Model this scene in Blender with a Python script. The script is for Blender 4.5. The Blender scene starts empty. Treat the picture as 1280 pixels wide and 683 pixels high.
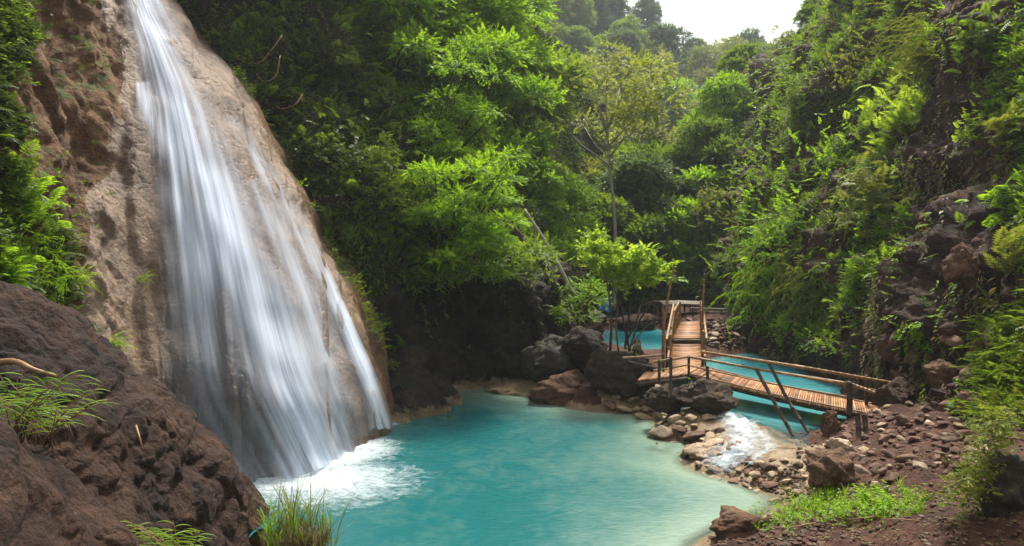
import bpy, math, random
import numpy as np
from mathutils import Vector
from mathutils.bvhtree import BVHTree
R = math.radians
SC = bpy.context.scene
COL = SC.collection

# ------------------------------------------------------------------ camera
F, HZ, CZ = 914.0, 290.0, 6.0
cam_d = bpy.data.cameras.new('camera')
cam = bpy.data.objects.new('camera', cam_d); COL.objects.link(cam)
cam.location = (0, 0, CZ); cam.rotation_euler = (R(90), 0, 0)
cam_d.sensor_width = 36; cam_d.lens = 36 * F / 1280
cam_d.shift_y = -(341.5 - HZ) / 1280
cam_d.clip_start = 0.1; cam_d.clip_end = 3000
SC.camera = cam

# ------------------------------------------------------------------ sky, sun
SUN_EL, SUN_AZ = R(60), R(18)          # azimuth measured from +Y towards +X
w = bpy.data.worlds.new('World'); SC.world = w; w.use_nodes = True
nt = w.node_tree; nt.nodes.clear()
sky = nt.nodes.new('ShaderNodeTexSky'); sky.sky_type = 'NISHITA'; sky.sun_disc = False
sky.sun_elevation = SUN_EL; sky.sun_rotation = SUN_AZ
sky.air_density = 1.0; sky.dust_density = 4.0; sky.ozone_density = 1.0
hs = nt.nodes.new('ShaderNodeHueSaturation'); hs.inputs['Saturation'].default_value = 0.12
hs.inputs['Value'].default_value = 1.0
bg = nt.nodes.new('ShaderNodeBackground'); bg.inputs['Strength'].default_value = 0.13
wo = nt.nodes.new('ShaderNodeOutputWorld')
nt.links.new(sky.outputs[0], hs.inputs['Color']); nt.links.new(hs.outputs[0], bg.inputs['Color'])
nt.links.new(bg.outputs[0], wo.inputs['Surface'])
sl = bpy.data.lights.new('sun', 'SUN'); sl.energy = 3.6; sl.angle = R(8); sl.color = (1.0, 0.94, 0.82)
so = bpy.data.objects.new('sun', sl); COL.objects.link(so)
sd = Vector((math.sin(SUN_AZ) * math.cos(SUN_EL), math.cos(SUN_AZ) * math.cos(SUN_EL), math.sin(SUN_EL)))
so.rotation_euler = sd.to_track_quat('Z', 'Y').to_euler(); so.location = (20, 20, 60)

vs = SC.view_settings
vs.view_transform = 'Standard'; vs.look = 'None'; vs.gamma = 1.0; vs.use_curve_mapping = False
vs.exposure = 0.85
cy = SC.cycles
cy.use_denoising = True
cy.max_bounces = 7; cy.diffuse_bounces = 4; cy.glossy_bounces = 3; cy.transmission_bounces = 4
cy.transparent_max_bounces = 24; cy.volume_bounces = 1; cy.caustics_reflective = False; cy.caustics_refractive = False
cy.sample_clamp_indirect = 6.0

# ------------------------------------------------------------------ helpers
def D(px, py, d): return np.array([(px - 640) / F * d, d, CZ - (py - HZ) / F * d])
def W(px, py, z): return D(px, py, (CZ - z) * F / (py - HZ))
def proj(P):
    P = np.asarray(P); return 640 + F * P[..., 0] / P[..., 1], HZ - F * (P[..., 2] - CZ) / P[..., 1]
def hash3(ix, iy, iz, s):
    h = (ix * 374761393 + iy * 668265263 + iz * 1274126177 + s * 974634777) & 0xffffffff
    h = ((h ^ (h >> 13)) * 1274126177) & 0xffffffff
    h = ((h ^ (h >> 16)) * 2246822519) & 0xffffffff
    return ((h ^ (h >> 15)) & 0xffffff) / float(0xffffff)
def noise(P, s=0):
    P = np.asarray(P, float); i = np.floor(P).astype(np.int64); f = P - i; f = f * f * f * (f * (f * 6 - 15) + 10)
    r = 0
    for dx in (0, 1):
        for dy in (0, 1):
            for dz in (0, 1):
                wgt = (f[..., 0] if dx else 1 - f[..., 0]) * (f[..., 1] if dy else 1 - f[..., 1]) * (f[..., 2] if dz else 1 - f[..., 2])
                r = r + wgt * hash3(i[..., 0] + dx, i[..., 1] + dy, i[..., 2] + dz, s)
    return r * 2 - 1
def fbm(P, o=4, s=0, ridged=False, gain=.5):
    P = np.asarray(P, float); a, t, r = 1.0, 0.0, 0
    for k in range(o):
        n = noise(P * (2.03 ** k) + 7.1 * k, s + k)
        if ridged: n = 2.6 * np.abs(n) - .8      # creases between rounded lumps
        r = r + a * n; t += a; a *= gain
    return r / t
def cells(P, s=0):
    """distance to the nearest and second nearest feature point"""
    P = np.asarray(P, float); i = np.floor(P).astype(np.int64)
    d1 = np.full(P.shape[:-1], 9.0); d2 = d1.copy()
    for dx in (-1, 0, 1):
        for dy in (-1, 0, 1):
            for dz in (-1, 0, 1):
                j = i + np.array([dx, dy, dz])
                q = j + np.stack([hash3(j[..., 0], j[..., 1], j[..., 2], s + m) for m in (1, 2, 3)], -1)
                d = np.linalg.norm(P - q, axis=-1)
                d2 = np.minimum(d2, np.maximum(d, d1)); d1 = np.minimum(d1, d)
    return d1, d2
def norm(v): return v / np.maximum(np.linalg.norm(v, axis=-1, keepdims=True), 1e-9)

def mesh_np(name, V, Fc, uv=None, attrs=None, smooth=True):
    """V (n,3); Fc list of arrays (m,3)/(m,4)"""
    me = bpy.data.meshes.new(name)
    if not isinstance(Fc, list): Fc = [Fc]
    Fc = [np.asarray(f, np.int32) for f in Fc if len(f)]
    me.vertices.add(len(V)); me.vertices.foreach_set('co', np.asarray(V, np.float32).ravel())
    loops = np.concatenate([f.ravel() for f in Fc]); tot = np.concatenate([np.full(len(f), f.shape[1], np.int32) for f in Fc])
    st = np.concatenate([[0], np.cumsum(tot)[:-1]]).astype(np.int32)
    me.loops.add(len(loops)); me.loops.foreach_set('vertex_index', loops)
    me.polygons.add(len(tot)); me.polygons.foreach_set('loop_start', st); me.polygons.foreach_set('loop_total', tot)
    if uv is not None:
        l = me.uv_layers.new(name='UVMap'); l.data.foreach_set('uv', np.asarray(uv, np.float32)[loops].ravel())
    if attrs:
        for k, a in attrs.items():
            at = me.attributes.new(k, 'FLOAT', 'POINT'); at.data.foreach_set('value', np.asarray(a, np.float32).ravel())
    me.update(calc_edges=True)
    me.polygons.foreach_set('use_smooth', np.full(len(tot), smooth)); me.validate()
    return me
def link(name, me, mat=None, parent=None, **kw):
    o = bpy.data.objects.new(name, me); COL.objects.link(o)
    if mat is not None and me is not None and len(me.materials) == 0: me.materials.append(mat)
    if parent is not None: o.parent = parent
    for k, v in kw.items(): o[k] = v
    return o
def tag(o, label=None, cat=None, group=None, kind=None):
    for k, v in (('label', label), ('category', cat), ('group', group), ('kind', kind)):
        if v: o[k] = v
    return o
def thing(name, loc, label, cat, group=None, rz=0, s=1):
    o = link(name, None); o.location = loc; o.rotation_euler = (0, 0, rz); o.scale = (s, s, s)
    return tag(o, label, cat, group)
def copy_tree(o, parent=None):
    c = o.copy(); COL.objects.link(c)
    if parent is not None: c.parent = parent
    for ch in list(o.children): copy_tree(ch, c)
    return c

class MB:
    def __init__(s): s.V = []; s.Q = []; s.T = []; s.n = 0
    def add(s, V, Q=None, T=None):
        if Q is not None and len(Q): s.Q.append(np.asarray(Q) + s.n)
        if T is not None and len(T): s.T.append(np.asarray(T) + s.n)
        s.V.append(np.asarray(V, float)); s.n += len(V)
    def tube(s, pts, r, n=8, nodes=0):
        pts = np.asarray(pts, float)
        if nodes:   # bamboo: a ring every `nodes` metres
            L = np.linalg.norm(np.diff(pts, axis=0), axis=1).sum(); k = max(2, int(L / nodes))
            t = np.linspace(0, 1, len(pts)); q, rr = [], []
            r0 = np.interp(np.linspace(0, 1, len(pts)), t, np.broadcast_to(r, len(pts)))
            for i in range(k + 1):
                for e, m in ((-.012, 1.0), (0, 1.16), (.012, 1.0)):
                    u = min(max(i / k + e / L * 1.0, 0), 1)
                    q.append([np.interp(u, t, pts[:, c]) for c in range(3)]); rr.append(np.interp(u, t, r0) * m)
            pts = np.array(q); r = np.array(rr)
        m = len(pts); r = np.broadcast_to(np.asarray(r, float), (m,))
        tan = norm(np.gradient(pts, axis=0) + 1e-9)
        ref = np.array([0, 0, 1.]) if abs(tan[0, 2]) < .8 else np.array([1., 0, 0])
        a = norm(np.cross(tan, ref)); b = np.cross(tan, a)
        th = np.arange(n) / n * 2 * np.pi
        V = pts[:, None] + r[:, None, None] * (a[:, None] * np.cos(th)[None, :, None] + b[:, None] * np.sin(th)[None, :, None])
        V = V.reshape(-1, 3); i = np.arange(m - 1)[:, None] * n; j = np.arange(n)[None]; k2 = (j + 1) % n
        Q = np.stack([i + j, i + k2, i + n + k2, i + n + j], -1).reshape(-1, 4)
        V = np.vstack([V, pts[0], pts[-1]]); c0, c1 = m * n, m * n + 1; jj = np.arange(n); kk = (jj + 1) % n
        T = np.concatenate([np.stack([jj * 0 + c0, kk, jj], -1), np.stack([jj * 0 + c1, (m - 1) * n + jj, (m - 1) * n + kk], -1)])
        s.add(V, Q, T)
    def box(s, c, h, rot=None):
        v = np.array([[x, y, z] for x in (-1, 1) for y in (-1, 1) for z in (-1, 1)], float) * np.asarray(h)
        if rot is not None: v = v @ np.asarray(rot).T
        s.add(v + np.asarray(c), [[0, 1, 3, 2], [4, 6, 7, 5], [0, 4, 5, 1], [2, 3, 7, 6], [0, 2, 6, 4], [1, 5, 7, 3]])
    def mesh(s, name, smooth=True):
        return mesh_np(name, np.vstack(s.V), [np.vstack(x) for x in (s.Q, s.T) if x], smooth=smooth)

def catmull(A, n):
    """A (m, ...) -> (n, ...) along axis 0"""
    m = len(A); t = np.linspace(0, m - 1 - 1e-9, n); i = t.astype(int); f = (t - i).reshape((-1,) + (1,) * (A.ndim - 1))
    g = lambda k: A[np.clip(i + k, 0, m - 1)]
    p0, p1, p2, p3 = g(-1), g(0), g(1), g(2)
    return .5 * ((2 * p1) + (-p0 + p2) * f + (2 * p0 - 5 * p1 + 4 * p2 - p3) * f ** 2 + (-p0 + 3 * p1 - 3 * p2 + p3) * f ** 3)
def grid_normals(G):
    return norm(np.cross(np.gradient(G, axis=1), np.gradient(G, axis=0)))
def grid_quads(M, N):
    i = np.arange(M - 1)[:, None] * N; j = np.arange(N - 1)[None]
    return np.stack([i + j, i + N + j, i + N + j + 1, i + j + 1], -1).reshape(-1, 4)
class Patch:
    """a surface through a net of control points (rows top to bottom), roughened by noise"""
    def __init__(s, rows, M, N, disp):
        C = np.array([[D(*p) for p in r] for r in rows]); G = catmull(C, M); G = catmull(G.transpose(1, 0, 2), N).transpose(1, 0, 2)
        n = grid_normals(G)
        if np.mean(np.sum(n * (np.array([0, 0, CZ]) - G), -1)) < 0: n = -n
        s.base = G; G = G + n * disp(G)[..., None]; s.G = G
        n = grid_normals(G)
        if np.mean(np.sum(n * (np.array([0, 0, CZ]) - G), -1)) < 0: n = -n; s.flip = True
        else: s.flip = False
        s.n = n; s.M, s.N = M, N
        s.Q = grid_quads(M, N)
        if s.flip: s.Q = s.Q[:, ::-1]
        s.bvh = BVHTree.FromPolygons([Vector(v) for v in G.reshape(-1, 3)], s.Q.tolist())
    def mesh(s, name, attrs=None):
        return mesh_np(name, s.G.reshape(-1, 3), s.Q, attrs=attrs)
    def sample(s, n, rng, wfun=None):
        a = np.linalg.norm(np.cross(np.gradient(s.G, axis=1), np.gradient(s.G, axis=0)), axis=-1)
        if wfun is not None: a = a * wfun(s.G, s.n)
        a = a.ravel(); a = a / a.sum(); k = rng.choice(len(a), n, p=a)
        P = s.G.reshape(-1, 3)[k]; Nn = s.n.reshape(-1, 3)[k]
        return P + rng.normal(0, .06, P.shape), Nn
def hit(bvh, px, py):
    d = Vector(D(px, py, 1.0)) - Vector((0, 0, CZ)); d.normalize()
    h = bvh.ray_cast(Vector((0, 0, CZ)), d)
    return (np.array(h[0]), np.array(h[1])) if h[0] is not None else (None, None)

# ------------------------------------------------------------------ materials
def newmat(name):
    m = bpy.data.materials.new(name); m.use_nodes = True; m.node_tree.nodes.clear(); return m
class NT:
    def __init__(s, m): s.t = m.node_tree
    def n(s, typ, **kw):
        o = s.t.nodes.new(typ)
        for k, v in kw.items():
            if k.startswith('i_'): o.inputs[k[2:].replace('_', ' ')].default_value = v
            else: setattr(o, k, v)
        return o
    def l(s, a, b): s.t.links.new(a, b)
    def ramp(s, fac, stops):
        r = s.n('ShaderNodeValToRGB'); e = r.color_ramp.elements
        while len(e) < len(stops): e.new(.5)
        for q, (p, c) in zip(e, stops): q.position = p; q.color = (*c, 1) if len(c) == 3 else c
        s.l(fac, r.inputs[0]); return r.outputs[0]
    def math(s, op, a, b=None, c=None, clamp=False):
        o = s.n('ShaderNodeMath', operation=op, use_clamp=clamp)
        for i, x in enumerate((a, b, c)):
            if x is None: continue
            if isinstance(x, (int, float)): o.inputs[i].default_value = x
            else: s.l(x, o.inputs[i])
        return o.outputs[0]
    def noise(s, vec, scale, detail=5, rough=.55, dist=0):
        o = s.n('ShaderNodeTexNoise'); o.inputs['Scale'].default_value = scale; o.inputs['Detail'].default_value = detail
        o.inputs['Roughness'].default_value = rough; o.inputs['Distortion'].default_value = dist
        if vec is not None: s.l(vec, o.inputs['Vector'])
        return o.outputs['Fac']
    def mapping(s, vec, scale):
        o = s.n('ShaderNodeMapping'); o.inputs['Scale'].default_value = scale; s.l(vec, o.inputs[0]); return o.outputs[0]
    def mix(s, fac, a, b, mode='MIX'):
        o = s.n('ShaderNodeMix', data_type='RGBA', blend_type=mode)
        for i, x in ((0, fac), (6, a), (7, b)):
            if isinstance(x, (int, float)): o.inputs[i].default_value = x
            elif isinstance(x, tuple): o.inputs[i].default_value = (*x, 1)
            else: s.l(x, o.inputs[i])
        return o.outputs[2]

def rock_mat(name, cols, scale=1.0, moss=0.0, mosscol=(.05, .085, .012), rough=.8, bump=.5, streak=False, obj=False, wet=0.0, pos='geo', wetline=None, wetattr=False):
    m = newmat(name); t = NT(m)
    if obj: vec = t.n('ShaderNodeTexCoord').outputs['Object']
    else: vec = t.n('ShaderNodeNewGeometry').outputs['Position']
    if obj:
        oi = t.n('ShaderNodeObjectInfo'); ad = t.n('ShaderNodeVectorMath', operation='ADD')
        cb = t.n('ShaderNodeCombineXYZ'); mm = t.math('MULTIPLY', oi.outputs['Random'], 50.0)
        t.l(mm, cb.inputs[0]); t.l(mm, cb.inputs[1]); t.l(vec, ad.inputs[0]); t.l(cb.outputs[0], ad.inputs[1]); vec = ad.outputs[0]
    v2 = t.mapping(vec, (1, 1, .25)) if streak else vec
    n1 = t.noise(v2, .55 * scale, 8, .62, .6); n2 = t.noise(vec, 3.5 * scale, 8, .7); n3 = t.noise(vec, 14 * scale, 6, .7)
    f = t.math('ADD', t.math('MULTIPLY', n1, .6), t.math('MULTIPLY', n2, .4))
    k = len(cols); c = t.ramp(f, [(.36 + .28 * i / (k - 1), cc) for i, cc in enumerate(cols)])
    c = t.mix(t.math('MULTIPLY', t.math('SUBTRACT', n3, .38, clamp=True), 2.0, clamp=True), t.mix(.45, c, (0.01, .008, .006)), c)
    vo = t.n('ShaderNodeTexVoronoi', feature='DISTANCE_TO_EDGE'); vo.inputs['Scale'].default_value = 1.7 * scale
    dn = t.n('ShaderNodeVectorMath', operation='MULTIPLY_ADD'); nn = t.n('ShaderNodeTexNoise'); nn.inputs['Scale'].default_value = 2.2 * scale
    t.l(vec, nn.inputs['Vector']); t.l(nn.outputs['Color'], dn.inputs[0]); dn.inputs[1].default_value = (.7 / scale,) * 3; t.l(vec, dn.inputs[2]); t.l(dn.outputs[0], vo.inputs['Vector'])
    crack = t.math('MULTIPLY', vo.outputs['Distance'], 9.0, clamp=True)
    if obj:
        hv = t.n('ShaderNodeHueSaturation'); t.l(c, hv.inputs['Color'])
        t.l(t.math('MULTIPLY_ADD', oi.outputs['Random'], .7, .65), hv.inputs['Value']); c = hv.outputs[0]
    b = t.n('ShaderNodeBsdfPrincipled'); b.inputs['Roughness'].default_value = rough
    b.inputs['Specular IOR Level'].default_value = .35
    if moss > 0:
        g = t.n('ShaderNodeNewGeometry'); sx = t.n('ShaderNodeSeparateXYZ'); t.l(g.outputs['Normal'], sx.inputs[0])
        mf = t.math('ADD', t.math('MULTIPLY', sx.outputs[2], .35), t.noise(vec, 1.1 * scale, 6, .7))
        mf = t.math('MULTIPLY', t.math('SUBTRACT', mf, 1.02 - moss, clamp=True), 6.0, clamp=True)
        c = t.mix(mf, c, t.ramp(n3, [(.3, tuple(x * .5 for x in mosscol)), (.7, mosscol)]))
    if wetline is not None:     # pale mineral crust left at the water line
        g = t.n('ShaderNodeNewGeometry'); sx = t.n('ShaderNodeSeparateXYZ'); t.l(g.outputs['Position'], sx.inputs[0])
        zz = t.math('ADD', sx.outputs[2], t.math('MULTIPLY', n2, -.9))
        wl = t.math('SUBTRACT', 1.0, t.math('MULTIPLY', t.math('SUBTRACT', zz, wetline - .55, clamp=True), 5.0, clamp=True), clamp=True)
        c = t.mix(wl, c, (.34, .25, .14))
    if wetattr:                 # rock that the falls keep wet is darker and glossier
        wa = t.n('ShaderNodeAttribute'); wa.attribute_name = 'wet'
        wf = t.math('MULTIPLY', wa.outputs['Fac'], t.math('MULTIPLY_ADD', t.noise(t.mapping(vec, (1, 1, .12)), 2.2, 5, .6), 2.6, -.55, clamp=True))
        c = t.mix(wf, c, t.mix(.80, c, (.022, .020, .018))); t.l(t.math('MULTIPLY_ADD', wf, -.25, rough), b.inputs['Roughness'])
    t.l(c, b.inputs['Base Color'])
    h = t.math('ADD', t.math('MULTIPLY', n2, 1.0), t.math('MULTIPLY', n3, .35)); h = t.math('ADD', h, t.math('MULTIPLY', crack, .25))
    bp = t.n('ShaderNodeBump'); bp.inputs['Strength'].default_value = bump; bp.inputs['Distance'].default_value = .22 / scale
    t.l(h, bp.inputs['Height']); t.l(bp.outputs[0], b.inputs['Normal'])
    o = t.n('ShaderNodeOutputMaterial'); t.l(b.outputs[0], o.inputs[0]); return m

def leaf_mat(name, cols, trans=.4, nscale=.35, spread=.5, rough=.5):
    m = newmat(name); t = NT(m); g = t.n('ShaderNodeNewGeometry')
    oi = t.n('ShaderNodeObjectInfo')
    n = t.noise(g.outputs['Position'], nscale, 3, .6)
    f = t.math('ADD', t.math('MULTIPLY', g.outputs['Random Per Island'], spread), t.math('MULTIPLY', n, 1.3 * (1 - spread) + .3))
    f = t.math('ADD', f, t.math('MULTIPLY', oi.outputs['Random'], .16))
    k = len(cols); c = t.ramp(f, [(.30 + .55 * i / (k - 1), cc) for i, cc in enumerate(cols)])
    b = t.n('ShaderNodeBsdfPrincipled'); b.inputs['Roughness'].default_value = rough; b.inputs['Specular IOR Level'].default_value = .28
    t.l(c, b.inputs['Base Color'])
    tr = t.n('ShaderNodeBsdfTranslucent'); hv = t.n('ShaderNodeHueSaturation'); t.l(c, hv.inputs['Color']); hv.inputs['Value'].default_value = 1.7; hv.inputs['Hue'].default_value = .487
    t.l(hv.outputs[0], tr.inputs[0])
    mx = t.n('ShaderNodeMixShader'); mx.inputs[0].default_value = trans; t.l(b.outputs[0], mx.inputs[1]); t.l(tr.outputs[0], mx.inputs[2])
    o = t.n('ShaderNodeOutputMaterial'); t.l(mx.outputs[0], o.inputs[0]); return m
def wood_mat(name, cols, sc=6, rough=.7, stretch=(1, 1, 1), rand=True):
    m = newmat(name); t = NT(m); g = t.n('ShaderNodeNewGeometry')
    n = t.noise(t.mapping(g.outputs['Position'], stretch), sc, 6, .65, .4)
    f = t.math('ADD', t.math('MULTIPLY', n, .7), t.math('MULTIPLY', g.outputs['Random Per Island'], .30)) if rand else n
    c = t.ramp(f, [(.3 + .42 * i / (len(cols) - 1), cc) for i, cc in enumerate(cols)])
    b = t.n('ShaderNodeBsdfPrincipled'); b.inputs['Roughness'].default_value = rough; t.l(c, b.inputs['Base Color'])
    bp = t.n('ShaderNodeBump'); bp.inputs['Strength'].default_value = .3; bp.inputs['Distance'].default_value = .01; t.l(n, bp.inputs['Height']); t.l(bp.outputs[0], b.inputs['Normal'])
    o = t.n('ShaderNodeOutputMaterial'); t.l(b.outputs[0], o.inputs[0]); return m

M = {}
M['travertine'] = rock_mat('travertine', [(.085, .052, .034), (.26, .165, .105), (.44, .30, .195)], .9, .05, streak=True, bump=.5, rough=.5, wetattr=True)
M['ochre'] = rock_mat('ochre_cliff', [(.06, .026, .010), (.24, .115, .050), (.44, .25, .13)], 1.0, .34, (.07, .11, .012), bump=.8)
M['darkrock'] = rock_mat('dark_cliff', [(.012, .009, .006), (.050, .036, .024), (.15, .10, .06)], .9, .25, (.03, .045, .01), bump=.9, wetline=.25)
M['redrock'] = rock_mat('red_brown_cliff', [(.016, .008, .006), (.085, .038, .025), (.20, .10, .065)], 1.1, .22, (.05, .075, .012), bump=.9)
M['brownrock'] = rock_mat('brown_boulder', [(.012, .005, .003), (.065, .025, .013), (.18, .085, .045)], 1.3, 0.05, bump=1.0)
M['soil'] = rock_mat('red_soil', [(.035, .012, .007), (.11, .040, .023), (.20, .095, .058)], 1.6, .0, bump=.7, rough=.9)
M['stone'] = rock_mat('river_stone', [(.30, .19, .11), (.54, .38, .24), (.72, .57, .41)], 2.2, 0, obj=True, bump=.4, rough=.6)
M['redstone'] = rock_mat('rubble_stone', [(.07, .030, .018), (.21, .105, .065), (.36, .22, .15)], 2.0, 0, obj=True, bump=.5, rough=.7)
M['boulder'] = rock_mat('large_boulder', [(.03, .014, .008), (.15, .072, .038), (.28, .16, .09)], 1.2, .05, obj=True, bump=.7)
M['crust'] = rock_mat('mineral_crust', [(.16, .10, .05), (.34, .23, .12), (.5, .38, .24)], 1.5, .0, bump=.5, rough=.45)
M['darkbould'] = rock_mat('dark_boulder', [(.012, .008, .006), (.06, .036, .022), (.15, .095, .055)], 1.4, .1, (.06, .07, .012), obj=True, bump=.8)
M['mossrock'] = rock_mat('mossy_boulder', [(.016, .013, .010), (.045, .036, .026), (.10, .075, .05)], 1.2, .24, (.05, .085, .012), obj=True)
M['leaf_mid'] = leaf_mat('leaf_mid', [(.014, .040, .005), (.060, .125, .008), (.16, .25, .014)])
M['leaf_bright'] = leaf_mat('leaf_bright', [(.022, .075, .004), (.075, .19, .006), (.20, .35, .012)], .5)
M['leaf_lime'] = leaf_mat('leaf_lime', [(.05, .12, .008), (.14, .26, .014), (.28, .40, .03)], .5)
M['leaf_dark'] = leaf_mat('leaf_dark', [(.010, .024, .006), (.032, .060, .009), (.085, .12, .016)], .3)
M['leaf_olive'] = leaf_mat('leaf_olive', [(.025, .042, .007), (.080, .115, .012), (.18, .21, .022)], .4)
M['leaf_tan'] = leaf_mat('leaf_tan', [(.06, .11, .010), (.15, .22, .020), (.28, .31, .04)], .4)
M['leaf_blue'] = leaf_mat('leaf_blue', [(.02, .05, .016), (.055, .105, .03), (.11, .17, .045)], .3)
M['leaf_dry'] = leaf_mat('leaf_dry', [(.05, .035, .015), (.11, .085, .03), (.17, .14, .05)], .3)
M['bark'] = wood_mat('bark', [(.025, .018, .012), (.07, .05, .035), (.13, .10, .075)], 5, .9, (1, 1, .3))
M['palebark'] = wood_mat('pale_bark', [(.18, .15, .11), (.36, .32, .25), (.52, .48, .40)], 4, .8, (1, 1, .5))
M['deck'] = wood_mat('deck_bamboo', [(.10, .045, .018), (.36, .165, .065), (.60, .33, .15)], 3, .6)
M['bamboo'] = wood_mat('pole_bamboo', [(.09, .045, .018), (.24, .13, .055), (.42, .27, .12)], 3, .5)
M['darkbamboo'] = wood_mat('weathered_bamboo', [(.02, .013, .009), (.05, .032, .02), (.10, .065, .04)], 3, .7)
M['grey_thatch'] = wood_mat('grey_thatch', [(.12, .09, .07), (.25, .20, .16), (.38, .32, .27)], 5, .9)
M['tarp'] = wood_mat('blue_tarp', [(.01, .09, .25), (.02, .16, .40), (.03, .22, .5)], 3, .5)
# ------------------------------------------------------------------ canyon walls
def disp_falls(G):
    px, py = proj(G)
    a = fbm(G * [.5, .5, .3], 4, 3) * .75 + fbm(G * [1.6, 1.6, .6], 4, 9) * .16
    # drapery folds that run down the flowstone
    fl = fbm(np.stack([px / 34 + G[..., 2] * .12, G[..., 2] * .10, G[..., 1] * 0], -1), 3, 21, True)
    stone = np.clip((px - 110) / 60, 0, 1)
    wx = G * [1.1, 1.1, .42] + fbm(G * .5, 2, 30)[..., None] * .5
    wf = G * [1.5, 1.5, .16] + fbm(G * .6, 3, 34)[..., None] * .55
    lump = fbm(wf, 5, 31) * .50 + fbm(wx * 1.6, 5, 36) * .16 + fbm(G * 4, 3, 33) * .045
    return a * (1 - .62 * stone) + fl * .20 * stone + lump * (1 - .80 * stone)
rowsL = [
 [(-420,-260,13),(-250,-190,15),(-60,-170,18),(30,-150,22),(80,-140,25.5),(110,-130,27.5),(150,-110,29.5),(190,-110,34)],
 [(-420,-10,12),(-250,-10,13),(-40,-10,16),(70,-12,20),(140,-12,22.6),(172,-10,24.3),(212,10,26),(235,20,32)],
 [(-420,110,11),(-250,120,12),(-50,120,14.5),(80,120,18),(172,120,20.6),(232,100,22.2),(296,108,25),(318,110,31)],
 [(-420,250,10),(-250,260,11),(-50,260,13),(72,260,16.3),(188,260,18.6),(285,245,20),(366,250,23.6),(392,250,30)],
 [(-420,400,9),(-250,400,10),(-50,400,12),(75,400,15),(182,400,17.4),(312,390,18.6),(436,388,22.4),(470,385,29)],
 [(-420,520,8.6),(-250,520,9.5),(-50,520,11),(85,520,14),(196,505,16.6),(348,500,17.8),(474,488,22.0),(510,480,28)],
 [(-420,640,8.2),(-250,640,9),(-50,660,10),(105,640,13),(262,612,16.4),(402,580,18.6),(482,530,22.4),(520,512,27)],
 [(-420,800,8),(-250,800,9),(-50,800,10),(105,760,13),(256,692,15.9),(402,650,18.2),(482,590,22.2),(520,570,27)],
]
PL = Patch(rowsL, 420, 420, disp_falls)
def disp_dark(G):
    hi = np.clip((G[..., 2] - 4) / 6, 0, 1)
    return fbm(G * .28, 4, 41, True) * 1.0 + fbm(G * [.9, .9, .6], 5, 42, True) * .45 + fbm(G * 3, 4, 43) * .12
rowsC = [
 [(150,-230,32),(300,-230,33),(420,-210,36),(520,-200,44),(600,-100,52),(680,40,62),(760,150,75)],
 [(200,-20,30),(320,-20,31),(430,0,33.5),(520,30,39),(590,90,45),(660,170,53),(740,240,68)],
 [(250,120,29),(350,120,29.3),(440,140,30.5),(530,170,33.5),(600,225,37),(670,275,43),(740,320,58)],
 [(320,260,28),(400,260,27.6),(470,270,27.6),(550,300,29),(620,325,30),(676,352,31.5),(722,370,42)],
 [(395,380,26.5),(440,380,26),(500,380,26.6),(570,390,28.5),(640,398,29),(692,402,29.5),(735,408,40)],
 [(448,500,24.2),(480,500,24),(530,488,26.0),(600,474,28.4),(650,474,28.2),(700,468,28.4),(745,462,36)],
 [(455,540,23),(485,530,23.3),(535,506,25.5),(600,488,27.9),(648,493,27.2),(705,503,26.2),(752,500,31)],
 [(455,600,22.6),(485,590,23),(535,566,25.2),(600,546,27.6),(648,552,27),(705,565,26),(752,560,30.5)],
]
PC = Patch(rowsC, 300, 300, disp_dark)
def disp_right(G):
    px, py = proj(G); sc = np.clip((px - 1000) / 200, 0, 1)
    c1, c2 = cells(G * [.75, .75, .6], 66)
    return fbm(G * .22, 4, 51, True) * 1.2 + fbm(G * [.8, .8, .6], 5, 52, True) * .5 + (.5 - c1) * .55 * sc + fbm(G * 3.1, 4, 53) * .14
rowsR = [
 [(910,180,135),(975,165,125),(1030,120,105),(1090,0,80),(1190,-260,46),(1290,-330,38),(1420,-400,30),(1700,-450,22)],
 [(885,115,105),(945,85,80),(1003,55,62),(1065,-25,49),(1145,-70,38.5),(1230,-90,31),(1360,-120,25),(1620,-150,19)],
 [(860,210,85),(908,190,64),(965,175,49),(1045,150,38),(1135,125,31),(1225,105,25.5),(1345,100,20.5),(1600,90,16)],
 [(862,310,66),(896,318,50),(943,315,39),(1028,305,31.5),(1120,298,26),(1212,298,21.8),(1325,298,18),(1570,300,14)],
 [(872,368,56),(905,378,43),(950,385,35),(1032,395,28.5),(1116,405,23.7),(1206,412,20),(1318,425,16.6),(1550,440,13.4)],
 [(888,402,47),(926,424,38),(958,449,32),(1030,476,26.6),(1112,497,22.6),(1200,508,19.4),(1306,530,16),(1530,570,13)],
 [(888,440,46.5),(926,470,37.5),(958,500,31.5),(1030,535,26.0),(1112,560,21.6),(1190,575,18.0),(1290,610,14.6),(1500,650,12)],
]
PR = Patch(rowsR, 380, 420, disp_right)
def disp_hill(G): return fbm(G * .03, 4, 61) * 5
rowsB = [
 [(120,-250,190),(350,-160,190),(520,-60,195),(650,-40,200),(760,10,205),(850,88,210),(930,125,215),(1040,110,215),(1200,0,215)],
 [(200,0,130),(400,30,130),(540,100,135),(660,150,140),(760,170,145),(850,190,150),(930,200,155),(1020,200,160),(1150,150,165)],
 [(300,250,90),(450,260,90),(560,280,92),(670,300,92),(760,305,95),(850,305,96),(920,300,105),(1000,300,110),(1150,300,110)],
 [(350,380,60),(480,380,62),(580,380,64),(680,382,62),(760,380,60),(850,376,58),(920,376,60),(1000,380,62),(1150,380,62)],
 [(300,420,46),(450,420,50),(560,418,52),(680,415,52),(760,412,51),(850,408,50),(920,412,50),(1000,420,50),(1150,430,50)],
]
PB = Patch(rowsB, 120, 160, disp_hill)
tag(link('terrain_waterfall_cliff', PL.mesh('terrain_waterfall_cliff'), None), kind='structure')
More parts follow.
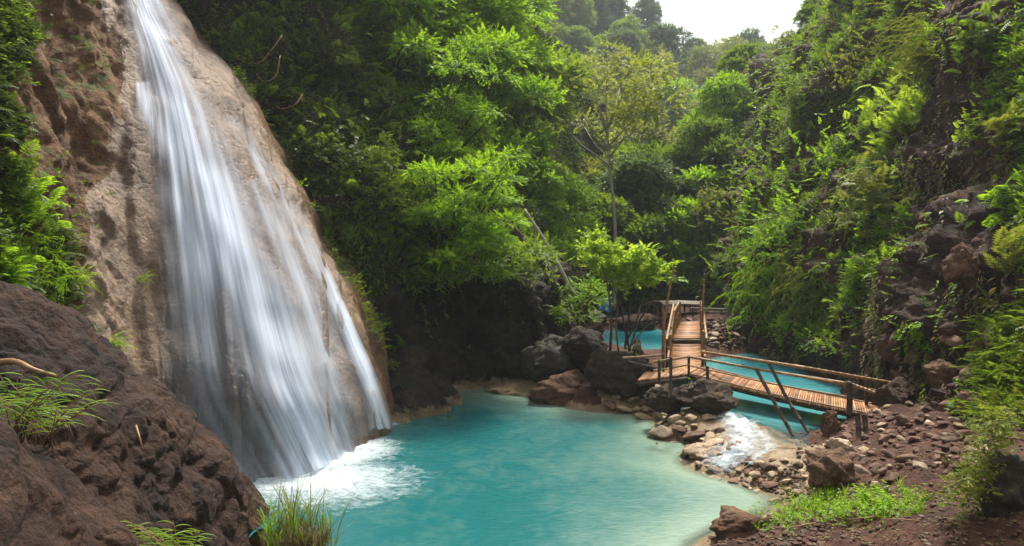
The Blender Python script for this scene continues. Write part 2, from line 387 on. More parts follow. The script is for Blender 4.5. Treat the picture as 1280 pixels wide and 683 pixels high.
o = bpy.data.objects['terrain_waterfall_cliff']; me = o.data
px, py = proj(PL.G); wl_ = np.interp(py, [0, 100, 200, 300, 400, 500, 620], [150, 170, 205, 205, 196, 200, 260]); wr_ = np.interp(py, [0, 100, 200, 300, 400, 500, 620], [200, 260, 300, 330, 372, 400, 430])
wet = np.clip((px - wl_) / 18, 0, 1) * np.clip((wr_ - px) / 30, 0, 1) * np.clip((py - 60) / 260, .25, 1)
at = me.attributes.new('wet', 'FLOAT', 'POINT'); at.data.foreach_set('value', wet.astype(np.float32).ravel())
me.materials.append(M['ochre']); me.materials.append(M['travertine'])
G = PL.G; px, py = proj(G)
# flowstone begins at a wandering edge left of the water
edge = np.interp(py, [-50, 0, 60, 130, 200, 280, 350, 480, 620], [100, 132, 142, 148, 128, 106, 98, 140, 200]) + fbm(G * .8, 4, 77) * 34
kk = (px > edge) & (px < 1000)
redge = np.interp(py, [-50, 0, 110, 250, 390, 530], [190, 222, 305, 378, 448, 492])
kk &= px < redge
fm = kk[:-1, :-1].ravel().astype(np.int32)
me.polygons.foreach_set('material_index', fm)
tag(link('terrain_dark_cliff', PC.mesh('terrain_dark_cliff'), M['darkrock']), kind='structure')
tag(link('terrain_right_cliff', PR.mesh('terrain_right_cliff'), M['redrock']), kind='structure')
M['forestfloor'] = rock_mat('forest_floor', [(.01, .014, .006), (.025, .035, .012), (.05, .06, .02)], .4, .3)
tag(link('hills', PB.mesh('hills'), M['forestfloor']), kind='structure')

# ------------------------------------------------------------------ the ground sheet
gp = []
def g_(px, py, z): p = W(px, py, z); gp.append((p[0], p[1], z))
for x, y, z in ((-8,14,-1.2),(-4,19,-1.2),(0,13,-1.3),(0,18,-1.3),(-1,24,-1.2),(3,23,-1),(3,16,-.9),(-3,25,-1.2),(0,9,-1),(-6,9,0),
                (0,3,1.5),(5,5,2.2),(-6,3,2.5),(10,5,3.0),(0,-6,3.2),(12,-6,4),(-12,-6,4),(-14,10,2),(-14,30,5),(-6,40,6),(25,10,4),(30,30,6),(20,45,6),(6,9.5,1.5),(3.2,9.5,.3)): gp.append((x, y, z))
for q in ((850,575,-.45),(790,560,-.7),(920,630,-.35),(870,650,-.5),(700,505,-.1),(745,500,.0),
          (785,497,.15),(826,552,.0),(872,588,.0),(925,612,-.02),(990,618,.05),(975,636,.05),(925,655,.05),(885,676,.1),
          (795,483,.55),(850,515,.52),(850,540,.25),(885,565,.25),(892,542,.50),(930,563,.36),(930,585,.16),(962,578,.46),(1005,590,.5),
          (895,505,.0),(960,515,-.4),(1000,528,-.15),(968,536,.0),(985,552,.38),(900,450,-.3),(950,470,-.4),(1000,500,-.2),(800,430,-.4),(800,417,-.3),(845,450,-.3),
          (755,452,.9),(770,470,.9),(730,470,.9),(745,430,.8),
          (760,404,.5),(800,402,.5),(840,402,.6),(800,409,-.1),(870,400,1.1),(905,405,1.6),(900,425,.75),(930,438,.5),(880,432,.5),
          (1040,548,.6),(1055,530,.55),(1075,520,.9),(1065,545,.8),(1100,530,1.1),(1100,560,.95),(1150,560,1.25),(1200,570,1.5),(1280,600,1.8),(1400,640,2.2),
          (1020,600,.65),(1080,620,.9),(1010,640,.55),(960,668,.45),(1100,683,1.1),(1280,683,1.7),(1180,640,1.35),(1040,672,.85),
          (840,395,1.1),(880,392,1.2),(780,395,1.0),(820,385,1.2),(900,385,1.2),(700,388,1.2),(740,398,1.0)): g_(*q)
gp = np.array(gp)
def tps(r): return np.where(r > 0, r * r * np.log(np.maximum(r, 1e-9)), 0)
Kp = gp[:, :2] / 10; n_ = len(Kp)
A = np.zeros((n_ + 3, n_ + 3)); A[:n_, :n_] = tps(np.linalg.norm(Kp[:, None] - Kp[None], axis=-1)) + np.eye(n_) * .002
A[:n_, n_] = 1; A[:n_, n_ + 1:] = Kp; A[n_:, :n_] = A[:n_, n_:].T
wt = np.linalg.solve(A, np.concatenate([gp[:, 2], [0, 0, 0]]))
def gh(x, y):
    q = np.stack([np.clip(x, -20, 34), np.clip(y, -8, 60)], -1) / 10; sh = q.shape[:-1]; q = q.reshape(-1, 2)
    z = tps(np.linalg.norm(q[:, None] - Kp[None], axis=-1)) @ wt[:n_] + wt[n_] + q @ wt[n_ + 1:]
    return np.clip(z, -1.5, 6).reshape(sh)
xs = np.concatenate([np.array([-900, -400, -200, -100, -60, -35, -22]), np.arange(-15, 22, .085), np.array([24, 28, 35, 60, 100, 200, 400, 900])])
ys = np.concatenate([np.array([-900, -300, -100, -40, -15, -6, 0, 4]), np.arange(8, 30, .085), np.arange(30, 52, .2), np.array([54, 58, 70, 100, 200, 400, 900])])
XX, YY = np.meshgrid(xs, ys); ZZ = gh(XX, YY)
P3 = np.stack([XX, YY, XX * 0], -1); rough = np.clip((ZZ + .1) * 1.2, .15, 1)
ZZ = ZZ + rough * (fbm(P3 * .9, 4, 5) * .16 + fbm(P3 * 3.3, 4, 6, True) * .07)
GG = np.stack([XX, YY, ZZ], -1); GQ = grid_quads(*XX.shape)[:, ::-1]
gme = mesh_np('ground', GG.reshape(-1, 3), GQ); ground = tag(link('ground', gme, M['soil']), kind='structure')
gme.materials.append(M['crust'])
# mineral crust: everything the pools wash over
cp = GG[:-1, :-1]; cxy = cp[..., :2]
da = W(775, 480, .3)[:2]; db = W(1015, 600, .4)[:2]; tt = np.clip(((cxy - da) @ (db - da)) / ((db - da) @ (db - da)), 0, 1)
dist = np.linalg.norm(cxy - (da + tt[..., None] * (db - da)), axis=-1)
cx_, cy_ = proj(np.stack([cp[..., 0], np.maximum(cp[..., 1], 1), cp[..., 2]], -1))
wetm = ((dist < 1.7 + fbm(cp * .9, 3, 8) * .5) & (cp[..., 2] < .62)) | (cp[..., 2] < .12 + fbm(cp * 1.3, 2, 3) * .05)
gme.polygons.foreach_set('material_index', wetm.ravel().astype(np.int32))
gsub = BVHTree.FromPolygons([Vector(v) for v in GG.reshape(-1, 3)], GQ.tolist())
def gz(x, y):
    h = gsub.ray_cast(Vector((x, y, 50)), Vector((0, 0, -1))); return h[0][2] if h[0] is not None else 0.0

# ------------------------------------------------------------------ water
def water_mat(name, deep, shallow, bump=.12, sc=1.0, gl=.10):
    m = newmat(name); t = NT(m); g = t.n('ShaderNodeNewGeometry')
    a = t.n('ShaderNodeAttribute'); a.attribute_name = 'shallow'
    v = t.mapping(g.outputs['Position'], (1.0, .8, 1))
    n1 = t.noise(v, 1.4 * sc, 5, .6, 1.2); n2 = t.noise(v, .35 * sc, 3, .6, .6)
    f = t.math('ADD', a.outputs['Fac'], t.math('MULTIPLY', t.math('SUBTRACT', n1, .5), .4)); 
    f = t.math('ADD', f, t.math('MULTIPLY', t.math('SUBTRACT', n2, .5), .45), clamp=True)
    c = t.ramp(f, [(0, deep), (.45, tuple(.5 * (x + y) for x, y in zip(deep, shallow))), (1, shallow)])
    b = t.n('ShaderNodeBsdfPrincipled'); t.l(c, b.inputs['Base Color']); b.inputs['Roughness'].default_value = gl; b.inputs['IOR'].default_value = 1.33
    b.inputs['Specular IOR Level'].default_value = .5
    cl = t.n('ShaderNodeBsdfTransparent'); al = t.n('ShaderNodeAttribute'); al.attribute_name = 'clear'
    mx = t.n('ShaderNodeMixShader'); t.l(al.outputs['Fac'], mx.inputs[0]); t.l(b.outputs[0], mx.inputs[1]); t.l(cl.outputs[0], mx.inputs[2])
    h = t.noise(t.mapping(g.outputs['Position'], (1, 1.7, 1)), 2.6 * sc, 4, .55, .8)
    bp = t.n('ShaderNodeBump'); bp.inputs['Strength'].default_value = bump; bp.inputs['Distance'].default_value = .12; t.l(h, bp.inputs['Height']); t.l(bp.outputs[0], b.inputs['Normal'])
    o = t.n('ShaderNodeOutputMaterial'); t.l(mx.outputs[0], o.inputs[0]); return m
M['water_low'] = water_mat('pool_water', (.014, .112, .120), (.25, .33, .24), .24, 1.3, .08)
M['water_up'] = water_mat('upper_pool_water', (.004, .20, .27), (.12, .33, .33), .10)
def water_sheet(name, x0, x1, y0, y1, st, z, mat, keep, wob):
    xs = np.arange(x0, x1, st); ys = np.arange(y0, y1, st); X, Y = np.meshgrid(xs, ys)
    dpt = z - gh(X, Y)
    zz = z + fbm(np.stack([X * .8, Y * 1.1, X * 0], -1), 3, 91) * wob
    sh = np.clip(1.0 - dpt / 1.45, 0, 1) ** 1.5; clear = np.clip(1 - dpt / .22, 0, .85)
    V = np.stack([X, Y, zz], -1); Q = grid_quads(*X.shape)[:, ::-1]
    k = keep(V).ravel(); Q = Q[k[Q].all(1)]
    me = mesh_np(name, V.reshape(-1, 3), Q, attrs={'shallow': sh, 'clear': clear})
    return tag(link(name, me, mat), kind='structure')
nrm = np.array([(db - da)[1], -(db - da)[0]]); nrm = -nrm / np.linalg.norm(nrm)    # towards the upper pool
side = lambda V: (V[..., :2] - da) @ nrm
if side(np.array(W(900, 460, .5))) < 0: nrm = -nrm
water_sheet('water_lower_pool', -16, 14, 5, 33, .1, 0, M['water_low'], lambda V: side(V) < .35, .012)
water_sheet('water_upper_pool', 1, 26, 15, 52, .12, .42, M['water_up'], lambda V: side(V) > -.05, .006)

# ------------------------------------------------------------------ the waterfall
def water_veil(name, left, right, nu, nv, dens, off, seed, ushift=0):
    """a sheet of falling water that follows the flowstone: left and right edges as (x, y) lines"""
    L_ = np.array(left, float); R_ = np.array(right, float)
    L_ = catmull(L_, nv); R_ = catmull(R_, nv); u = np.linspace(0, 1, nu)
    PX = L_[:, None, 0] * (1 - u) + R_[:, None, 0] * u; PY = L_[:, None, 1] * (1 - u) + R_[:, None, 1] * u
    dep = np.full(PX.shape, np.nan)
    for i in range(nv):
        for j in range(nu):
            p, n = hit(PL.bvh, PX[i, j], PY[i, j])
            if p is not None: dep[i, j] = p[1]
    for i in range(nv):
        r = dep[i]; ok = ~np.isnan(r)
        if ok.any(): dep[i] = np.interp(np.arange(nu), np.where(ok)[0], r[ok])
        else: dep[i] = dep[i - 1]
    k = np.array([1, 4, 6, 4, 1]) / 16.
    for _ in range(6):
        p = np.pad(dep, 2, mode='edge'); dep = sum(k[a] * p[a:a + nv, 2:-2] for a in range(5))
        p = np.pad(dep, 2, mode='edge'); dep = sum(k[a] * p[2:-2, a:a + nu] for a in range(5))
    dep = dep - off
    P = np.stack([(PX - 640) / F * dep, dep, CZ - (PY - HZ) / F * dep], -1)
    P[..., 2] = np.maximum(P[..., 2], .0)
    n = grid_normals(P); sgn = np.sign(np.sum(n * (np.array([0, 0, CZ]) - P), -1, keepdims=True)); n = n * sgn
    st = fbm(np.stack([(u[None] * 26 + np.zeros((nv, 1))), np.linspace(0, 2.2, nv)[:, None] + np.zeros((1, nu)), np.full((nv, nu), seed)], -1), 3, seed)
    P = P + n * (st * .05)[..., None]
    d = dens(PX, PY, P)
    uu = u[None] + np.zeros((nv, 1)); vv_ = np.linspace(0, 1, nv)[:, None] + np.zeros((1, nu))
    d = d * np.clip(.86 + 1.15 * fbm(np.stack([uu * 15, vv_ * 5.5, uu * 0 + seed], -1), 3, seed + 3) + .5 * fbm(np.stack([uu * 40, vv_ * 4, uu * 0 + seed], -1), 2, seed + 9), 0.30, 1.2)
    uv = np.stack([PX / 1000 + ushift, np.cumsum(np.r_[0, np.linalg.norm(np.diff(P[:, nu // 2], axis=0), axis=1)])[:, None] / 10 + np.zeros((1, nu))], -1)
    # across coordinate that follows the flow (constant down a streamline)
    uv[..., 0] = u[None] + ushift
    return mesh_np(name, P.reshape(-1, 3), grid_quads(nv, nu), uv=uv.reshape(-1, 2), attrs={'cover': d})
def streams(lst):
    def f(PX, PY, P):
        d = np.zeros(PX.shape)
        for pts, st in lst:
            pts = np.array(pts, float); cx = np.interp(PY, pts[:, 1], pts[:, 0]); wd = np.interp(PY, pts[:, 1], pts[:, 2])
            sx = np.interp(PY, pts[:, 1], pts[:, 3]) if pts.shape[1] > 3 else 1.0
            ins = (PY >= pts[0, 1] - 6) & (PY <= pts[-1, 1] + 6)
            r = (PX - cx) / (wd * .80)
            d = 1 - (1 - d) * (1 - np.clip(st * sx * np.exp(-np.abs(r) ** 2.4) * ins, 0, .98))
        return d
    return f
lst = [
 ([(176,-20,24,.75),(185,20,27,.75),(203,80,33,.8),(228,140,36,.8),(250,200,40,.85),(266,250,42,.9),(280,310,46,.95),(316,370,50,.95),(345,440,50,.95),(368,500,50,.95),(388,560,48,1),(392,600,50,1)], 1.0),
 ([(178,110,13,.6),(192,142,16,.95),(212,180,20,.95),(232,235,24,.8),(250,330,30,0),(300,640,30,0)], .95),
 ([(212,226,18,.2),(232,258,26,1),(250,320,36,.9),(270,400,44,.45),(290,500,45,.0),(300,640,45,0)], .95),
 ([(292,150,14,.3),(330,210,13,.5),(372,285,13,.65),(405,345,11,.8),(432,400,10,.9),(452,450,11,.95),(470,500,12,1),(477,530,13,1)], .9),
 ([(320,230,13,.5),(352,300,14,.7),(384,370,14,.7),(405,440,15,.7),(424,500,16,.7),(430,560,15,.7)], .55),
 ([(225,290,22,.3),(235,400,34,.22),(255,500,44,.26),(310,610,50,.6)], .5),
 ([(345,260,30,.25),(400,380,22,.25),(440,470,18,.1),(455,540,20,.1)], .6),
]
def veil_mat():
    m = newmat('falling_water'); t = NT(m); uv = t.n('ShaderNodeUVMap').outputs[0]
    a = t.n('ShaderNodeAttribute'); a.attribute_name = 'cover'
    s1 = t.noise(t.mapping(uv, (34, 1.1, 1)), 1.0, 5, .62, .15); s2 = t.noise(t.mapping(uv, (120, 1.6, 1)), 1.0, 4, .6, .05)
    s3 = t.noise(t.mapping(uv, (7, 1.5, 1)), 1.0, 3, .6, .3)
    f = t.math('ADD', t.math('MULTIPLY', s1, .5), t.math('MULTIPLY', s2, .3)); f = t.math('ADD', f, t.math('MULTIPLY', s3, .3))
    # alpha = density pushed up or down by the streaks
    al = t.math('MULTIPLY', a.outputs['Fac'], t.math('MULTIPLY_ADD', f, 4.3, -1.35), clamp=True)
    al = t.math('MULTIPLY', al, .93)
    b = t.n('ShaderNodeBsdfDiffuse'); b.inputs[0].default_value = (.80, .87, 1.0, 1)
    tr = t.n('ShaderNodeBsdfTranslucent'); tr.inputs[0].default_value = (.72, .79, .88, 1)
    mx0 = t.n('ShaderNodeMixShader'); mx0.inputs[0].default_value = .35; t.l(b.outputs[0], mx0.inputs[1]); t.l(tr.outputs[0], mx0.inputs[2])
    bp = t.n('ShaderNodeBump'); bp.inputs['Strength'].default_value = .5; bp.inputs['Distance'].default_value = .08; t.l(f, bp.inputs['Height']); t.l(bp.outputs[0], b.inputs['Normal'])
    tp = t.n('ShaderNodeBsdfTransparent'); mx = t.n('ShaderNodeMixShader'); t.l(al, mx.inputs[0]); t.l(tp.outputs[0], mx.inputs[1]); t.l(mx0.outputs[0], mx.inputs[2])
    o = t.n('ShaderNodeOutputMaterial'); t.l(mx.outputs[0], o.inputs[0]); return m
M['veil'] = veil_mat()
left = [(140,-60),(150,0),(164,60),(170,120),(168,160),(166,220),(168,300),(172,400),(182,490),(215,560),(262,640)]
right = [(195,-60),(216,8),(258,60),(306,120),(342,190),(378,260),(410,330),(440,400),(466,460),(484,505),(496,548)]
fall = thing('waterfall', (0, 0, 0), 'tall silky white waterfall spreading in veils over the pale flowstone cliff', 'waterfall')
ref_pt = None
for k, (off, sd_, mul) in enumerate(((.10, 11, 1.0), (.28, 12, .8))):
    me = water_veil('veil', left, right, 130, 170, lambda a, b, c, mul=mul: streams(lst)(a, b, c) * mul, off, sd_, k * 3.37)
    link('veil', me, M['veil'], fall)

# foam: churned water under the falls and in the little rapid
def foam_mat(name, sc):
    m = newmat(name); t = NT(m); g = t.n('ShaderNodeNewGeometry'); a = t.n('ShaderNodeAttribute'); a.attribute_name = 'cover'
    n1 = t.noise(t.mapping(g.outputs['Position'], (1, 1.6, 1)), 2.6 * sc, 7, .68, 1.6); n2 = t.noise(g.outputs['Position'], 9 * sc, 5, .7, .5)
    f = t.math('ADD', t.math('MULTIPLY', n1, .7), t.math('MULTIPLY', n2, .3))
    al = t.math('MULTIPLY', t.math('ADD', t.math('SUBTRACT', f, 1.0), t.math('MULTIPLY', a.outputs['Fac'], 1.05)), 2.1, clamp=True)
    al = t.math('MULTIPLY', al, .93)
    b = t.n('ShaderNodeBsdfDiffuse'); b.inputs[0].default_value = (.66, .75, .80, 1)
    bp = t.n('ShaderNodeBump'); bp.inputs['Strength'].default_value = .8; bp.inputs['Distance'].default_value = .1; t.l(f, bp.inputs['Height']); t.l(bp.outputs[0], b.inputs['Normal'])
    tp = t.n('ShaderNodeBsdfTransparent'); mx = t.n('ShaderNodeMixShader'); t.l(al, mx.inputs[0]); t.l(tp.outputs[0], mx.inputs[1]); t.l(b.outputs[0], mx.inputs[2])
    o = t.n('ShaderNodeOutputMaterial'); t.l(mx.outputs[0], o.inputs[0]); return m
M['foam'] = foam_mat('foam', 1.0)
def polydist(P, pts):
    pts = np.array(pts); best = np.full(P.shape[:-1], 99.)
    for a, b in zip(pts[:-1], pts[1:]):
        t = np.clip(((P - a) @ (b - a)) / ((b - a) @ (b - a)), 0, 1); best = np.minimum(best, np.linalg.norm(P - (a + t[..., None] * (b - a)), axis=-1))
    return best
fx = [W(270, 612, 0)[:2], W(340, 604, 0)[:2], W(400, 583, 0)[:2], W(440, 565, 0)[:2]]
fx2 = [W(455, 545, 0)[:2], W(482, 532, 0)[:2]]
xs = np.arange(-9, 2, .07); ys = np.arange(12, 25, .07); X, Y = np.meshgrid(xs, ys); P2 = np.stack([X, Y], -1)
cen = W(400, 605, 0)[:2]
d1 = polydist(P2, fx); d2 = polydist(P2, fx2)
bow = np.linalg.norm((P2 - cen) * [.8, 1.0], axis=-1)
den = np.clip(1.06 - d1 / 2.6, 0, 1.1) * .95; den = np.maximum(den, np.clip(.98 - d2 / 1.1, 0, 1)); den = np.maximum(den, np.clip(.95 - bow / 4.3, 0, 1))
zz = .035 + np.clip(den, 0, 1) ** 2 * (.10 + .16 * fbm(np.stack([X * 1.7, Y * 2.2, X * 0], -1), 4, 14))
Q = grid_quads(*X.shape)[:, ::-1]; k = (den > .08).ravel(); Q = Q[k[Q].any(1)]
tag(link('foam', mesh_np('foam', np.stack([X, Y, zz], -1).reshape(-1, 3), Q, attrs={'cover': den}), M['foam']),
    'white churned foam spreading from the foot of the waterfall', None, kind='stuff')
# spray thrown up where the fall meets the pool: thin curtains of mist that lean outwards
Vs, Qs, Cs, n0 = [], [], [], 0
line = catmull(np.array([[*p, 0] for p in fx]), 60)
outw = norm(np.cross(np.gradient(line, axis=0), [0, 0, 1.])); outw = outw * np.where(outw @ np.array([.6, -1, 0]) < 0, -1, 1)[:, None]
for o_, h_, c_ in ((.05, .75, .62), (.3, .6, .60), (.6, .42, .58), (.95, .28, .56), (1.35, .18, .52)):
    k_ = np.linspace(0, 1, 10)[None, :, None]; jag = (.65 + .6 * fbm(np.stack([np.arange(60) * .35, np.full(60, o_), np.zeros(60)], -1), 3, 81))[:, None]
    P_ = line[:, None] + outw[:, None] * (o_ + k_ * .35) + np.array([0, 0, 1.]) * k_ * h_ * jag[..., None] + [0, 0, .02]
    Vs.append(P_.reshape(-1, 3)); Qs.append(grid_quads(60, 10) + n0); n0 += 600
    Cs.append((c_ * (1 - k_[..., 0]) ** .8 * np.sin(np.linspace(.25, 2.9, 60))[:, None] ** .4 + np.zeros((60, 10))).ravel())
tag(link('spray', mesh_np('spray', np.vstack(Vs), np.vstack(Qs), attrs={'cover': np.concatenate(Cs)}), M['foam']), 'fine white spray at the foot of the waterfall', None, kind='stuff')
# rapid: a skin of white water over the notch in the dam
ra = [W(922, 530, .5)[:2], W(930, 548, .45)[:2], W(928, 566, .3)[:2], W(905, 586, .05)[:2]]
xs = np.arange(3, 9, .05); ys = np.arange(15, 24, .05); X, Y = np.meshgrid(xs, ys); P2 = np.stack([X, Y], -1)
d1 = polydist(P2, ra); ra2 = [W(948, 545, .45)[:2], W(962, 566, .4)[:2], W(940, 590, .1)[:2]]; d2 = polydist(P2, ra2)
den = np.maximum(np.clip(.86 - d1 / 1.5, 0, 1.1), np.clip(.70 - d2 / 1.1, 0, 1))
zg = gh(X, Y); s_ = side(np.stack([X, Y], -1))
zz = np.maximum(zg + .13, np.where(s_ > 0, .44, .03)) + .10 * fbm(np.stack([X * 3, Y * 3, X * 0], -1), 5, 15, True)
Q = grid_quads(*X.shape)[:, ::-1]; k = (den > .05).ravel(); Q = Q[k[Q].any(1)]
tag(link('rapid_foam', mesh_np('rapid_foam', np.stack([X, Y, zz], -1).reshape(-1, 3), Q, attrs={'cover': den}), M['foam']),
    'white rapid spilling through the gap in the stone dam', None, kind='stuff')
# ------------------------------------------------------------------ stones and boulders
def ico(sub):
    import bmesh
    bm = bmesh.new(); bmesh.ops.create_icosphere(bm, subdivisions=sub, radius=1)
    V = np.array([v.co[:] for v in bm.verts]); T = np.array([[v.index for v in f.verts] for f in bm.faces]); bm.free(); return V, T
ICO = {k: ico(k) for k in (2, 3, 4, 5, 6)}
def rock_verts(seed, sub, sc=(1, 1, .7), planes=9, rough=.12, cut=.62):
    rg = np.random.default_rng(seed); V, T = ICO[sub]; V = V.copy()
    for _ in range(planes):
        n = norm(rg.normal(size=3)); d = rg.uniform(cut, cut + .26); t = V @ n
        V = V - n * np.clip(t - d, 0, 9)[:, None] * .97
    V = V * (1 + fbm(V * 1.1 + seed, 3, seed)[:, None] * rough * 1.6)
    V = V + norm(V) * (fbm(V * 3 + seed, 4, seed + 5, True)[:, None] * rough * .45)
    return V * np.array(sc), T
def rock_mesh(name, seed, sub, **k):
    V, T = rock_verts(seed, sub, **k); return mesh_np(name, V, [T])
rng = np.random.default_rng(5)

def boulder(label, px, py, wpx, hpx, d, seed, mat, sub=5, deep=.8, rz=None, name='boulder', group=None, **k):
    k.setdefault('rough', .26); k.setdefault('planes', 16); k['cut'] = .55; wpx *= 1.15; hpx *= 1.15
    """a boulder whose middle is seen at (px, py), wpx x hpx pixels large, d metres away"""
    c = D(px, py, d); sx = wpx / F * d / 2; sz = hpx / F * d / 2
    me = rock_mesh('boulder', seed, sub, sc=(sx, sx * deep, sz), **k)
    o = link(name, me, M[mat]); o.location = c; o.rotation_euler = (0, 0, (seed * .7) % .5 - .25 if rz is None else rz)
    return tag(o, label, 'boulder', group)

boulder('large brown rounded boulder in the middle of the outcrop beside the bridge', 776, 467, 68, 60, 25.4, 3, 'darkbould', deep=.9)
boulder('dark brown boulder leaning on the upper left of the large rounded boulder', 738, 440, 56, 50, 27.2, 12, 'darkbould', deep=.9)
boulder('dark flat grey rock at the foot of the cliff beside the pool', 690, 452, 84, 62, 27.6, 21, 'mossrock', deep=.8)
boulder('low rock shelf with a mossy top at the pool edge', 706, 486, 74, 36, 26.0, 33, 'boulder', deep=.8)
boulder('low tan rock ledge at the waterline under the dark cliff', 655, 489, 96, 22, 27.4, 36, 'crust', deep=.5, planes=5)
boulder('small reddish rock on top of the outcrop behind the boulders', 742, 416, 34, 26, 29.5, 41, 'boulder', deep=.9)
boulder('rough brown rock below the trunks of the young trees', 795, 455, 34, 46, 26.8, 44, 'boulder', deep=1.0)
boulder('dark mossy rock under the middle of the bridge', 884, 498, 72, 34, 22.0, 46, 'darkbould', deep=.9)
boulder('mossy brown rock mound propping the left end of the bridge', 823, 499, 46, 34, 22.3, 48, 'darkbould', deep=.9)
boulder('big slanted red brown boulder on the right bank of the rapid', 1042, 590, 82, 56, 15.1, 52, 'boulder', deep=.8)
boulder('smooth tan boulder at the foot of the bridge post', 1050, 560, 34, 26, 17.6, 57, 'stone', deep=.9)
boulder('tan boulder between the bridge post and the stony slope', 1080, 572, 34, 28, 16.9, 58, 'redstone', deep=.9)
boulder('smooth brown boulder at the bottom edge of the pool', 922, 657, 66, 34, 14.0, 61, 'boulder', deep=.8, planes=6)
boulder('pale smooth boulder awash on the left of the rapid', 893, 566, 56, 22, 19.2, 64, 'stone', deep=.8, planes=5)
boulder('brown rock standing in the middle of the rapid', 977, 573, 26, 14, 18.4, 66, 'boulder', sub=4)
boulder('orange brown block on the dam left of the rapid', 898, 545, 28, 20, 20.4, 68, 'redstone', sub=4)
boulder('dark hollow rock under the right bank of the bridge', 1041, 535, 26, 44, 19.4, 70, 'boulder', sub=4)
boulder('mossy black boulder at the right edge of the path', 1258, 606, 80, 84, 11.3, 72, 'mossrock', deep=.9)
boulder('square grey rock jutting from the right cliff', 1116, 434, 34, 40, 22.5, 74, 'redstone')
boulder('purple grey rock beside the right end of the bridge', 1118, 498, 50, 50, 20.3, 76, 'boulder')
boulder('grey rock face rising behind the far stone pile', 940, 410, 46, 84, 36.5, 79, 'redrock', deep=.8)
boulder('brown rock wedged in the right bank slope above the path', 1186, 468, 50, 44, 19.5, 81, 'boulder')
boulder('round brown rock low on the right bank beside the green shrub', 1218, 505, 40, 36, 17.5, 83, 'redstone')
boulder('grey boulder overhanging high on the right cliff', 1204, 335, 50, 52, 19.5, 85, 'boulder')
boulder('small mossy rock at the far left corner of the upper pool', 742, 400, 44, 24, 32, 87, 'mossrock')
boulder('dark rock behind the stilts on the far left bank', 800, 402, 56, 20, 42, 88, 'boulder', sub=4)
boulder('dull red flat rock lying in the soil of the path', 1049, 668, 22, 12, 13.0, 90, 'boulder', sub=4)

# (foreground) the picture is taken across
def disp_fore(G):
    Gw = G + fbm(G * 1.1, 3, 75)[..., None] * .35
    c1, c2 = cells(Gw * [.75, .75, 1.0], 7); e1, e2 = cells(Gw * [2.3, 2.3, 3.0], 17)
    lay = Gw @ np.array([.5, .2, 1.5]); lay = (np.abs((lay * .9) % 1 - .5) * 2) ** 3
    return fbm(G * .6, 4, 71) * .30 + np.clip(c2 - c1, 0, .35) * .30 + np.clip(e2 - e1, 0, .3) * .10 - lay * .08 + fbm(G * 2.2, 4, 76) * .09 + fbm(G * 5, 4, 72) * .04 + fbm(G * 11, 3, 73) * .012
FB = [
 [(-220,420,12),(-60,395,12),(30,392,12),(100,420,12),(150,470,12.5),(215,520,12.5),(275,588,12.6),(330,650,12.6)],
 [(-220,345,8.5),(-60,352,8.6),(20,368,8.8),(85,398,9.0),(140,462,9.4),(210,505,9.9),(272,580,10.4),(332,652,10.8)],
 [(-220,400,7.4),(-60,420,7.5),(30,450,7.6),(95,480,8.0),(140,530,8.2),(205,560,9.0),(262,610,9.8),(322,670,10.3)],
 [(-220,500,6.8),(-60,510,6.9),(30,540,7.0),(95,575,7.3),(150,610,7.8),(205,640,8.5),(262,670,9.3),(318,710,10.0)],
 [(-220,700,5.8),(-60,710,6.0),(30,720,6.2),(95,740,6.6),(150,760,7.2),(205,780,7.9),(262,800,8.8),(318,820,9.6)],
 [(-220,1400,5.0),(-60,1400,5.2),(30,1300,5.6),(95,1250,6.0),(150,1200,6.6),(205,1150,7.4),(262,1100,8.3),(318,1050,9.2)],
]
PF = Patch(FB, 340, 340, disp_fore)
tag(link('boulder', PF.mesh('boulder'), M['brownrock']), 'huge dark brown craggy boulder rising in front of the waterfall foot', 'boulder')
FC = [
 [(-300,480,7.5),(-100,500,7.5),(0,520,7.5),(60,585,7.6),(120,640,7.8),(200,700,8)],
 [(-300,470,5.2),(-100,505,5.2),(5,545,5.3),(58,592,5.5),(118,640,5.8),(192,690,6.2)],
 [(-300,560,4.6),(-100,590,4.6),(5,620,4.7),(55,650,4.9),(110,690,5.3),(170,730,5.8)],
 [(-300,800,4.0),(-100,820,4.0),(5,840,4.1),(55,850,4.4),(110,870,4.8),(160,890,5.3)],
 [(-300,1500,3.6),(-100,1500,3.6),(5,1500,3.8),(55,1500,4.0),(110,1400,4.4),(150,1300,5.0)],
]
PF2 = Patch(FC, 240, 240, lambda G: disp_fore(G) * .75)
tag(link('boulder', PF2.mesh('boulder'), M['brownrock']), 'sloping red brown boulder nearest of all at the lower left corner', 'boulder')

